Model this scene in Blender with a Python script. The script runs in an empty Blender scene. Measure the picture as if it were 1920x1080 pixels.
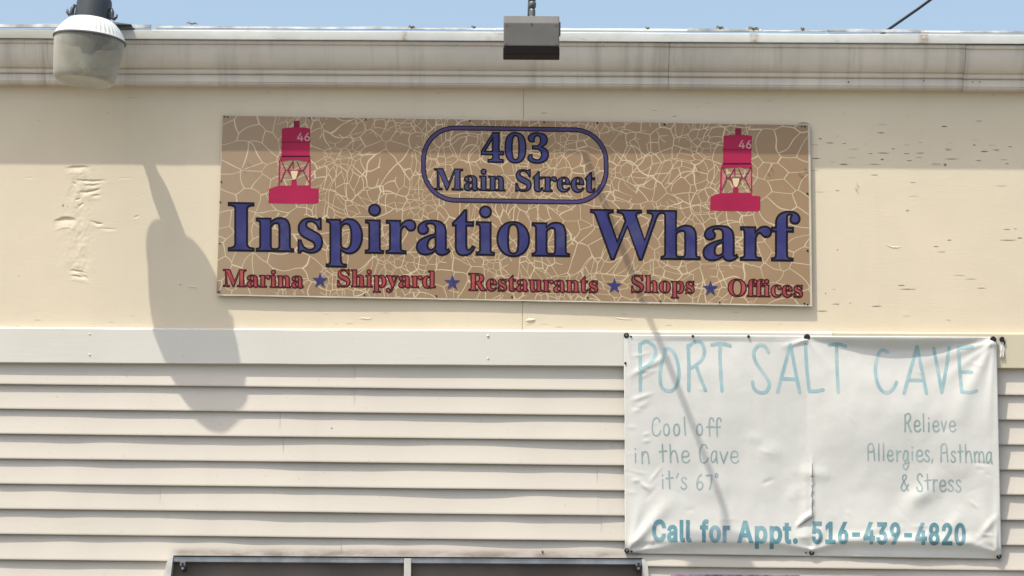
import bpy, bmesh, math, random
from mathutils import Vector, Matrix, noise
from mathutils.geometry import delaunay_2d_cdt
import numpy as np
random.seed(7)
R = math.radians
scene = bpy.context.scene
COL = scene.collection

# ------------------------------------------------------------------ camera
PITCH, ROLL, DIST, FPX = R(9.87), R(0.32), 11.67, 5306.7
AIM = Vector((0, 0, 3.6))
FWD = Vector((0, math.cos(PITCH), math.sin(PITCH)))
UP0 = Vector((0, -math.sin(PITCH), math.cos(PITCH)))
RGT = Vector((1, 0, 0)) * math.cos(ROLL) + UP0 * math.sin(ROLL)
UPV = UP0 * math.cos(ROLL) - Vector((1, 0, 0)) * math.sin(ROLL)
EYE = AIM - FWD * DIST
cam = bpy.data.cameras.new('camera')
cam.sensor_width = 36.0
cam.lens = FPX * 36.0 / 1920.0
cam.clip_start, cam.clip_end = 0.1, 2000.0
camo = bpy.data.objects.new('camera', cam)
COL.objects.link(camo)
camo.matrix_world = Matrix(((RGT.x, UPV.x, -FWD.x, EYE.x), (RGT.y, UPV.y, -FWD.y, EYE.y),
                            (RGT.z, UPV.z, -FWD.z, EYE.z), (0, 0, 0, 1)))
scene.camera = camo

# ------------------------------------------------------------------ light
SUN_TO = Vector((-1.125, -1.0, 2.9)).normalized()
sun = bpy.data.lights.new('sun', 'SUN')
sun.energy, sun.angle, sun.color = 3.26, R(0.5), (1.0, 0.965, 0.865)
suno = bpy.data.objects.new('sun', sun)
COL.objects.link(suno)
suno.rotation_euler = SUN_TO.to_track_quat('Z', 'Y').to_euler()
world = bpy.data.worlds.new('World')
scene.world = world
world.use_nodes = True
wn = world.node_tree
sky = wn.nodes.new('ShaderNodeTexSky')
sky.sky_type = 'NISHITA'
sky.sun_disc = False
sky.sun_elevation = math.asin(SUN_TO.z)
sky.sun_rotation = math.atan2(SUN_TO.x, SUN_TO.y)
sky.air_density, sky.dust_density, sky.ozone_density = 1.3, 3.8, 0.3
wn.links.new(sky.outputs[0], wn.nodes['Background'].inputs[0])
wn.nodes['Background'].inputs[1].default_value = 0.15
vs = scene.view_settings
vs.view_transform, vs.look, vs.exposure, vs.gamma = 'Standard', 'None', 0.45, 1.0
vs.use_curve_mapping = False

# ------------------------------------------------------------------ helpers
def at(px, py, p=0.0):
    """Point of the plane that stands p metres in front of the wall (photo measured at 1920x1080)."""
    d = FWD * FPX + RGT * (px - 960) - UPV * (py - 540)
    t = (-p - EYE.y) / d.y
    return EYE + d * t

def zc(py, p=0.0):
    return at(960, py, p).z

def sm(a, b, x):
    t = min(1.0, max(0.0, (x - a) / (b - a)))
    return t * t * (3 - 2 * t)

def nz(x, y=0.0, z=0.0):
    return noise.noise(Vector((x, y, z)))

class MB:
    def __init__(self):
        self.v, self.f, self.m, self.s = [], [], [], []
    def face(self, pts, mi=0, smooth=False):
        n = len(self.v)
        self.v += [Vector(q) for q in pts]
        self.f.append(tuple(range(n, n + len(pts)))); self.m.append(mi); self.s.append(smooth)
    def add(self, verts, faces, mi=0, smooth=False):
        n = len(self.v)
        self.v += [Vector(q) for q in verts]
        for f in faces:
            self.f.append(tuple(i + n for i in f)); self.m.append(mi); self.s.append(smooth)
    def box(self, x0, x1, y0, y1, z0, z1, mi=0, bev=0.0):
        bm = bmesh.new()
        bmesh.ops.create_cube(bm, size=1.0)
        for v in bm.verts:
            v.co = Vector(((x0 + x1) / 2 + v.co.x * (x1 - x0), (y0 + y1) / 2 + v.co.y * (y1 - y0), (z0 + z1) / 2 + v.co.z * (z1 - z0)))
        if bev:
            bmesh.ops.bevel(bm, geom=bm.edges[:], offset=bev, segments=2, profile=0.6, affect='EDGES')
        self.bm(bm, mi)
    def bm(self, bm, mi=0, smooth=False):
        bm.verts.index_update()
        self.add([v.co.copy() for v in bm.verts], [[v.index for v in f.verts] for f in bm.faces], mi, smooth)
        bm.free()
    def grid(self, rows, mi=0, smooth=True, close=False):
        n = len(rows[0])
        vs_ = [q for r in rows for q in r]
        fs = []
        for i in range(len(rows) - 1):
            for j in range(n if close else n - 1):
                k = (j + 1) % n
                fs.append((i * n + j, i * n + k, (i + 1) * n + k, (i + 1) * n + j))
        self.add(vs_, fs, mi, smooth)
    def tube(self, pts, r, seg=12, mi=0, caps=True):
        pts = [Vector(p) for p in pts]
        rr = r if isinstance(r, (list, tuple)) else [r] * len(pts)
        rows = []
        ref = None
        for i, p in enumerate(pts):
            d = (pts[min(i + 1, len(pts) - 1)] - pts[max(i - 1, 0)]).normalized()
            if ref is None:
                ref = d.orthogonal().normalized()
            a = (ref - d * ref.dot(d)).normalized()
            b = d.cross(a); ref = a
            rows.append([p + (a * math.cos(2 * math.pi * k / seg) + b * math.sin(2 * math.pi * k / seg)) * rr[i] for k in range(seg)])
        self.grid(rows, mi, True, True)
        if caps:
            self.face(list(reversed(rows[0])), mi); self.face(rows[-1], mi)
    def lathe(self, prof, centre, tilt=None, seg=64, mi=0, mod=None):
        rows = []
        for (r, z) in prof:
            row = []
            for k in range(seg):
                a = 2 * math.pi * k / seg
                rr = r + (mod(a, r, z) if mod else 0)
                q = Vector((rr * math.cos(a), rr * math.sin(a), z))
                if tilt: q = tilt @ q
                row.append(q + Vector(centre))
            rows.append(row)
        self.grid(rows, mi, True, True)
    def build(self, name, mats, parent=None, auto=None):
        me = bpy.data.meshes.new(name)
        org = Vector((0, 0, 0))
        q = parent
        while q is not None:
            org += q.location; q = q.parent
        me.from_pydata([tuple(v - org) for v in self.v], [], self.f)
        for mt in (mats if isinstance(mats, (list, tuple)) else [mats]):
            me.materials.append(mt)
        me.polygons.foreach_set('material_index', self.m)
        me.polygons.foreach_set('use_smooth', self.s)
        me.update()
        bm = bmesh.new(); bm.from_mesh(me)
        bmesh.ops.remove_doubles(bm, verts=bm.verts[:], dist=1e-6)
        bmesh.ops.recalc_face_normals(bm, faces=bm.faces[:])
        bm.to_mesh(me); bm.free()
        if auto is not None:
            me.set_sharp_from_angle(angle=R(auto))
        o = bpy.data.objects.new(name, me)
        COL.objects.link(o)
        o.parent = parent
        return o

def thing(name, label, cat, loc, group=None):
    o = bpy.data.objects.new(name, None)
    o.empty_display_size = 0.1
    COL.objects.link(o)
    o.location = loc
    o['label'], o['category'] = label, cat
    if group: o['group'] = group
    return o

# ------------------------------------------------------------------ materials
class NT:
    def __init__(self, name):
        self.mat = bpy.data.materials.new(name)
        self.mat.use_nodes = True
        self.t = self.mat.node_tree
        self.p = self.t.nodes['Principled BSDF']
        self.co = self.t.nodes.new('ShaderNodeTexCoord').outputs['Object']
    def n(self, typ, **kw):
        nd = self.t.nodes.new(typ)
        for k, v in kw.items():
            if k.startswith('_'): setattr(nd, k[1:], v)
        return nd
    def set(self, sock, v):
        if isinstance(v, bpy.types.NodeSocket): self.t.links.new(v, sock)
        elif isinstance(v, (tuple, list)) and len(v) == 3 and sock.type == 'RGBA': sock.default_value = (*v, 1)
        else: sock.default_value = v
    def map(self, scale, loc=(0, 0, 0), src=None):
        m = self.n('ShaderNodeMapping')
        self.set(m.inputs['Vector'], src or self.co)
        m.inputs['Scale'].default_value = scale; m.inputs['Location'].default_value = loc
        return m.outputs[0]
    def noise(self, scale, detail=4, rough=0.55, vec=None, out=0, dist=0.0):
        k = self.n('ShaderNodeTexNoise')
        self.set(k.inputs['Vector'], vec or self.co)
        k.inputs['Scale'].default_value = scale; k.inputs['Detail'].default_value = detail
        k.inputs['Roughness'].default_value = rough; k.inputs['Distortion'].default_value = dist
        return k.outputs[out]
    def rng(self, v, a, b, c=0.0, d=1.0, smooth=True):
        k = self.n('ShaderNodeMapRange')
        k.interpolation_type = 'SMOOTHSTEP' if smooth else 'LINEAR'
        self.set(k.inputs[0], v)
        for i, q in zip((1, 2, 3, 4), (a, b, c, d)): self.set(k.inputs[i], q)
        return k.outputs[0]
    def math(self, op, a, b=0.0):
        k = self.n('ShaderNodeMath'); k.operation = op
        self.set(k.inputs[0], a); self.set(k.inputs[1], b)
        return k.outputs[0]
    def mix(self, f, a, b):
        k = self.n('ShaderNodeMix'); k.data_type = 'RGBA'
        self.set(k.inputs['Factor'], f)
        self.set(k.inputs[6], a); self.set(k.inputs[7], b)
        return k.outputs[2]
    def sep(self):
        k = self.n('ShaderNodeSeparateXYZ'); self.set(k.inputs[0], self.co)
        return k.outputs
    def bump(self, h, strength=0.3, dist=0.002):
        k = self.n('ShaderNodeBump')
        k.inputs['Strength'].default_value = strength; k.inputs['Distance'].default_value = dist
        self.set(k.inputs['Height'], h)
        self.set(self.p.inputs['Normal'], k.outputs[0])
        return k
    def base(self, c, rough=0.6, metal=0.0, spec=0.5):
        self.set(self.p.inputs['Base Color'], c)
        self.set(self.p.inputs['Roughness'], rough)
        self.set(self.p.inputs['Metallic'], metal)
        self.set(self.p.inputs['Specular IOR Level'], spec)
        return self.mat

def shade(c, k):
    return tuple(min(1.0, q * k) for q in c)

def simple(name, c, rough=0.6, metal=0.0, spec=0.4, var=0.12, scale=6.0, bump=0.1):
    t = NT(name)
    f = t.rng(t.noise(scale, 5), 0.3, 0.7)
    col = t.mix(f, shade(c, 1 - var), shade(c, 1 + var))
    if bump: t.bump(t.noise(scale * 25, 3), bump, 0.001)
    return t.base(col, rough, metal, spec)

def m_wall():
    t = NT('cream_wall_paint')
    c = (0.684, 0.5905, 0.4392)
    blot = t.rng(t.noise(1.6, 6, 0.6), 0.3, 0.7)
    col = t.mix(blot, shade(c, 0.955), shade(c, 1.03))
    streak = t.rng(t.noise(1.0, 5, 0.6, t.map((9, 1, 0.7))), 0.52, 0.8)
    col = t.mix(t.math('MULTIPLY', streak, 0.16), col, (0.4822, 0.4322, 0.3418))
    grain = t.noise(1.0, 5, 0.6, t.map((14, 1, 130)))
    h = t.math('ADD', t.math('MULTIPLY', grain, 0.35), t.math('MULTIPLY', t.noise(9, 4), 0.9))
    t.bump(h, 0.35, 0.0035)
    return t.base(col, 0.55, 0, 0.35)

def m_trim(name, c):
    t = NT(name)
    blot = t.rng(t.noise(2.2, 5, 0.6), 0.3, 0.7)
    col = t.mix(blot, shade(c, 0.965), shade(c, 1.02))
    spots = t.rng(t.noise(38, 2, 0.5), 0.72, 0.78)
    col = t.mix(t.math('MULTIPLY', spots, 0.35), col, shade(c, 0.6))
    t.bump(t.noise(1.0, 4, 0.6, t.map((5, 1, 60))), 0.2, 0.002)
    return t.base(col, 0.5, 0, 0.35)

def m_siding():
    t = NT('pale_vinyl_siding')
    c = (0.5705, 0.5221, 0.4493)
    col = t.mix(t.rng(t.noise(1.3, 5, 0.6), 0.3, 0.7), shade(c, 0.955), shade(c, 1.03))
    streak = t.rng(t.noise(1.0, 5, 0.62, t.map((7, 1, 0.6))), 0.5, 0.85)
    col = t.mix(t.math('MULTIPLY', streak, 0.12), col, (0.4104, 0.369, 0.3097))
    dull = t.rng(t.noise(1.0, 6, 0.7, t.map((1.6, 1, 9), (2, 0, 5))), 0.52, 0.78)
    col = t.mix(t.math('MULTIPLY', dull, 0.22), col, (0.40, 0.37, 0.31))
    specks = t.rng(t.noise(46, 2, 0.6), 0.70, 0.76)
    col = t.mix(t.math('MULTIPLY', specks, 0.3), col, (0.28, 0.24, 0.19))
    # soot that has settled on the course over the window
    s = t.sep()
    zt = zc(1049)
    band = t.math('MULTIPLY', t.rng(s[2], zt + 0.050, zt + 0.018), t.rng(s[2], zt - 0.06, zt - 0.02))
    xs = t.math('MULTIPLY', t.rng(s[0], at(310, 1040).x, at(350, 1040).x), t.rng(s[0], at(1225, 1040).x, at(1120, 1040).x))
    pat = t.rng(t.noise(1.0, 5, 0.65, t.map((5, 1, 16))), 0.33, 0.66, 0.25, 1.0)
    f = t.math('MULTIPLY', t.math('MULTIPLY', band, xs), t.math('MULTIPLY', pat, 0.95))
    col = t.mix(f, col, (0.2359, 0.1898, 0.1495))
    t.bump(t.noise(1.0, 4, 0.6, t.map((4, 1, 70))), 0.15, 0.0015)
    return t.base(col, 0.42, 0, 0.4)

def m_cornice():
    t = NT('weathered_white_moulding')
    c = (0.7366, 0.6767, 0.5939)
    col = t.mix(t.rng(t.noise(2.0, 6, 0.65), 0.3, 0.72), shade(c, 0.88), shade(c, 1.06))
    st = t.rng(t.noise(1.0, 6, 0.65, t.map((16, 1, 1.2))), 0.5, 0.74)
    s = t.sep()
    left = t.rng(s[0], at(330, 100).x, at(60, 100).x, 0.42, 0.9)
    col = t.mix(t.math('MULTIPLY', st, left), col, (0.3078, 0.2899, 0.251))
    for rx, w, k in ((1255, 10, .5), (1811, 12, .4), (772, 16, .35), (1000, 18, .4), (1300, 26, .3), (1545, 16, .35), (350, 12, .3), (15, 22, .5)):
        rd = t.math('ABSOLUTE', t.math('SUBTRACT', s[0], at(rx, 110, .15).x))
        f = t.math('MULTIPLY', t.rng(rd, w * 0.0022, 0.002), t.rng(t.noise(1.0, 5, 0.65, t.map((40, 1, 5))), 0.3, 0.65, 0.05, k * 0.55))
        col = t.mix(f, col, (0.25, 0.225, 0.19))
    t.bump(t.noise(30, 4), 0.12, 0.002)
    return t.base(col, 0.5, 0, 0.35)

def m_drip():
    t = NT('weathered_white_flashing')
    c = (0.6064, 0.6158, 0.581)
    col = t.mix(t.rng(t.noise(3.0, 6, 0.65), 0.35, 0.7), shade(c, 0.86), shade(c, 1.05))
    st = t.rng(t.noise(1.0, 6, 0.7, t.map((7, 1, 14))), 0.56, 0.70)
    col = t.mix(t.math('MULTIPLY', st, 0.7), col, (0.3694, 0.3532, 0.3204))
    s = t.sep()
    grime = t.math('MULTIPLY', t.rng(s[0], at(420, 60).x, at(150, 60).x), t.rng(t.noise(6, 5, 0.7), 0.25, 0.6, 0.3, 0.75))
    col = t.mix(grime, col, (0.3694, 0.3585, 0.2884))
    for rx, w in ((758, 7), (1416, 12), (1735, 14)):
        xr = at(rx, 66, 0.21).x
        rd = t.math('ABSOLUTE', t.math('SUBTRACT', s[0], xr))
        f = t.math('MULTIPLY', t.rng(rd, w * 0.0022, 0.001), t.rng(t.noise(60, 4, 0.7), 0.35, 0.65, 0.1, 0.9))
        col = t.mix(f, col, (0.277, 0.1582, 0.0641))
    t.bump(t.noise(22, 5, 0.6), 0.3, 0.004)
    return t.base(col, 0.45, 0.0, 0.5)

def m_print():
    t = NT('crackle_brown_print')
    wob = t.n('ShaderNodeVectorMath'); wob.operation = 'MULTIPLY_ADD'
    nv = t.n('ShaderNodeTexNoise'); t.set(nv.inputs['Vector'], t.co)
    nv.inputs['Scale'].default_value = 5.5; nv.inputs['Detail'].default_value = 0.6
    t.set(wob.inputs[0], nv.outputs['Color']); wob.inputs[1].default_value = (0.17, 0.0, 0.15); t.set(wob.inputs[2], t.co)
    sx = t.n('ShaderNodeSeparateXYZ'); t.set(sx.inputs[0], wob.outputs[0])
    xw = t.math('ADD', sx.outputs[0], t.math('MULTIPLY', t.math('TANH', t.math('DIVIDE', sx.outputs[0], 0.62)), 0.20))
    cx_ = t.n('ShaderNodeCombineXYZ'); t.set(cx_.inputs[0], xw); t.set(cx_.inputs[2], t.math('MULTIPLY', sx.outputs[2], 1.22))
    flat = t.n('ShaderNodeMapping'); t.set(flat.inputs['Vector'], cx_.outputs[0]); flat.inputs['Rotation'].default_value = (R(90), 0, 0)
    s = t.sep()
    def vor(sc, rand, off):
        m = t.n('ShaderNodeMapping'); t.set(m.inputs['Vector'], flat.outputs[0]); m.inputs['Location'].default_value = off
        v = t.n('ShaderNodeTexVoronoi'); v.voronoi_dimensions = '2D'; v.feature = 'DISTANCE_TO_EDGE'
        t.set(v.inputs['Vector'], m.outputs[0]); v.inputs['Scale'].default_value = sc; v.inputs['Randomness'].default_value = rand
        return t.math('DIVIDE', v.outputs['Distance'], sc)
    wv = t.rng(t.noise(14, 3), 0.3, 0.7, 0.0020, 0.0031)
    big = vor(11.5, 1.0, (0.3, 0.1, 0)); fine = vor(20.0, 0.9, (1.7, 2.1, 0))
    l1 = t.rng(big, wv, t.math('MULTIPLY', wv, 0.45))
    l2 = t.rng(fine, t.math('MULTIPLY', wv, 0.75), t.math('MULTIPLY', wv, 0.3))
    edge = t.rng(t.math('ABSOLUTE', s[0]), 1.15, 0.80)
    mk2 = t.math('MULTIPLY', t.rng(t.noise(5.0, 1, 0.5), 0.455, 0.465), t.rng(t.math('ABSOLUTE', s[0]), 1.0, 0.97))
    ln = t.math('MAXIMUM', l1, t.math('MULTIPLY', l2, mk2))
    ln = t.math('MULTIPLY', ln, t.rng(t.noise(9, 3), 0.25, 0.5, 0.82, 1.0))
    c = (0.2970, 0.1909, 0.1020)
    col = t.mix(t.rng(t.noise(1.7, 5, 0.6), 0.3, 0.7), shade(c, 0.90), shade(c, 1.08))
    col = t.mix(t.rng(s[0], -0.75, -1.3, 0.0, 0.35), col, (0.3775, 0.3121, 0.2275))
    col = t.mix(ln, col, (0.5756, 0.4681, 0.3097))
    t.bump(t.math('ADD', ln, t.math('MULTIPLY', t.noise(5, 4), 0.6)), 0.12, 0.001)
    return t.base(col, 0.38, 0, 0.5)

def m_ink(name, c, rough=0.42, fade=0.25, worn=None, wf=0.5, scale=6.0):
    t = NT(name)
    col = t.mix(t.rng(t.noise(scale, 5, 0.6), 0.3, 0.7), shade(c, 1 - fade), shade(c, 1 + fade))
    if worn:
        col = t.mix(t.rng(t.noise(scale * 1.3, 4, 0.6, t.map((1, 1, 1), (3, 1, 7))), 0.42, 0.72, 0.0, wf), col, worn)
    return t.base(col, rough, 0, 0.18)

def m_vinyl():
    t = NT('white_banner_vinyl')
    c = (0.6391, 0.6304, 0.5865)
    col = t.mix(t.rng(t.noise(4.0, 6, 0.65), 0.3, 0.72), shade(c, 0.95), shade(c, 1.03))
    dirt = t.rng(t.noise(11, 5, 0.7, t.map((1, 1, 2.2))), 0.63, 0.82)
    col = t.mix(t.math('MULTIPLY', dirt, 0.5), col, (0.4309, 0.4322, 0.4058))
    wr = t.math('ADD', t.noise(13, 3, 0.5), t.math('MULTIPLY', t.noise(420, 1), 0.05))
    t.bump(wr, 0.10, 0.006)
    return t.base(col, 0.42, 0, 0.45)

def m_poster():
    t = NT('mottled_purple_poster')
    f = t.rng(t.noise(16, 6, 0.7, None, 0, 1.5), 0.35, 0.65)
    col = t.mix(f, (0.1026, 0.0475, 0.1709), (0.4309, 0.2847, 0.4486))
    g = t.rng(t.noise(30, 4, 0.7, t.map((1, 1, 1), (3, 3, 3))), 0.55, 0.7)
    col = t.mix(g, col, (0.513, 0.1793, 0.3845))
    return t.base(col, 0.4)

def m_lens():
    t = NT('clouded_acrylic_refractor')
    col = t.mix(t.rng(t.noise(12, 5, 0.6), 0.3, 0.7), (0.48, 0.47, 0.402), (0.6, 0.5844, 0.504))
    t.base(col, 0.35, 0, 0.4)
    tr = t.n('ShaderNodeBsdfRefraction'); tr.inputs['Color'].default_value = (0.80, 0.785, 0.72, 1)
    tr.inputs['Roughness'].default_value = 0.12; tr.inputs['IOR'].default_value = 1.04
    fr_ = t.n('ShaderNodeLayerWeight'); fr_.inputs[0].default_value = 0.35
    m2 = t.n('ShaderNodeMixShader'); t.set(m2.inputs[0], t.rng(fr_.outputs['Facing'], 0.0, 0.9, 0.66, 0.10))
    t.set(m2.inputs[1], t.p.outputs[0]); t.set(m2.inputs[2], tr.outputs[0])
    s = t.n('ShaderNodeTexWave'); t.set(s.inputs['Vector'], t.co); s.inputs['Scale'].default_value = 60
    t.bump(s.outputs['Fac'], 0.15, 0.001)
    t.t.links.new(m2.outputs[0], t.t.nodes['Material Output'].inputs['Surface'])
    return t.mat

M = dict(
    wall=m_wall(), white_trim=m_trim('white_trim_paint', (0.6437, 0.6168, 0.5501)), cream_trim=m_trim('cream_trim_paint', (0.5797, 0.5188, 0.376)),
    siding=m_siding(), cornice=m_cornice(), drip=m_drip(), lip=simple('grey_weathered_lip', (0.3386, 0.348, 0.3472), 0.5, 0.2, 0.5, 0.45, 11.0, 0.3), printed=m_print(),
    wood=simple('weathered_bare_wood', (0.19, 0.165, 0.13), 0.8), dark=simple('dark_recess', (0.0256, 0.0236, 0.0223), 0.8),
    roof=simple('grey_roofing_felt', (0.1231, 0.1212, 0.1175), 0.9), board=simple('pale_board_edge', (0.5335, 0.485, 0.3952), 0.6),
    blue=m_ink('blue_ink', (0.0344, 0.0347, 0.1403), 0.45, 0.16, (0.085, 0.085, 0.17), 0.45, 8.0), navy=m_ink('dull_blue_ink', (0.0534, 0.0528, 0.1336), 0.45, 0.2),
    frameink=m_ink('purple_blue_ink', (0.0636, 0.0475, 0.1336), 0.45, 0.15),
    black=m_ink('black_ink', (0.006, 0.004, 0.008), 0.5, 0.2), red=m_ink('red_ink', (0.3283, 0.0443, 0.0534), 0.45, 0.2, (0.36, 0.13, 0.11), 0.55, 14.0), paleno=m_ink('pale_pink_ink', (0.52, 0.27, 0.27), 0.45, 0.15),
    darkred=m_ink('dark_red_ink', (0.0564, 0.0084, 0.0107), 0.4, 0.2),
    crimson=m_ink('crimson_ink', (0.3488, 0.0153, 0.0630), 0.45, 0.10), crimson_dark=m_ink('dark_crimson_ink', (0.2326, 0.0119, 0.0507), 0.45, 0.12),
    pink=m_ink('pink_ink', (0.513, 0.1793, 0.1816), 0.4, 0.1), lampink=m_ink('pale_lamp_ink', (0.72, 0.5543, 0.348) if True else (0.7592, 0.6115, 0.4272), 0.4, 0.06),
    vinyl=m_vinyl(), aqua=m_ink('faded_aqua_ink', (0.3, 0.4519, 0.474), 0.42, 0.10, (0.513, 0.5905, 0.5981), 0.7, 9.0),
    greyteal=m_ink('faded_grey_teal_ink', (0.294, 0.3796, 0.378), 0.42, 0.10, (0.4616, 0.5272, 0.5233), 0.65, 7.0),
    teal=m_ink('faded_teal_ink', (0.12, 0.2591, 0.3), 0.42, 0.14, (0.3488, 0.485, 0.5233), 0.6, 9.0),
    screw=simple('black_screw_steel', (0.02, 0.018, 0.017), 0.45, 0.3), steel=simple('dull_grey_steel', (0.1847, 0.1898, 0.1975), 0.5, 0.4),
    alu=simple('weathered_aluminium', (0.3078, 0.3268, 0.3524), 0.42, 0.7, 0.5, 0.25, 9.0), paleframe=simple('pale_painted_stile', (0.5951, 0.58, 0.534), 0.5, 0, 0.4, 0.18, 14.0),
    pane=simple('dim_taupe_glass', (0.1283, 0.1054, 0.0908), 0.5, 0, 0.5, 0.25, 3.0, 0.02), poster=m_poster(),
    housing=simple('slate_grey_enamel', (0.0432, 0.0494, 0.0552), 0.42, 0.0, 0.5, 0.15, 8.0), enamel=simple('white_lamp_enamel', (0.6382, 0.6464, 0.6098), 0.4, 0, 0.4, 0.05, 8.0),
    lens=m_lens(), rim=simple('dull_rim_metal', (0.1642, 0.1634, 0.1495), 0.5, 0.3), bronze=simple('grey_bronze_paint', (0.1192, 0.1137, 0.1071), 0.6, 0, 0.4, 0.08, 12.0),
    dark_brown=simple('dark_brown_tone', (0.018, 0.013, 0.012), 0.6, 0, 0.3), glass=simple('dark_glass', (0.0256, 0.0262, 0.0267), 0.1, 0, 0.5, 0.1, 4, 0),  # the dark brown also colours in the shade under the flood light
    conduit=simple('grey_conduit_metal', (0.1128, 0.1265, 0.1282), 0.45, 0.5, 0.5, 0.3, 30.0), cable=simple('black_cable_jacket', (0.012, 0.013, 0.018), 0.6),
    ground=simple('worn_asphalt', (0.1536, 0.1482, 0.1344), 0.9, 0, 0.3, 0.2, 1.2, 0.3), tear=simple('grimy_split_edge', (0.1642, 0.1582, 0.1442), 0.8), ceramic=simple('brown_socket', (0.0514, 0.0443, 0.032), 0.6),
    bulb=simple('frosted_bulb', (0.6361, 0.6326, 0.5554), 0.3),
)

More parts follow.
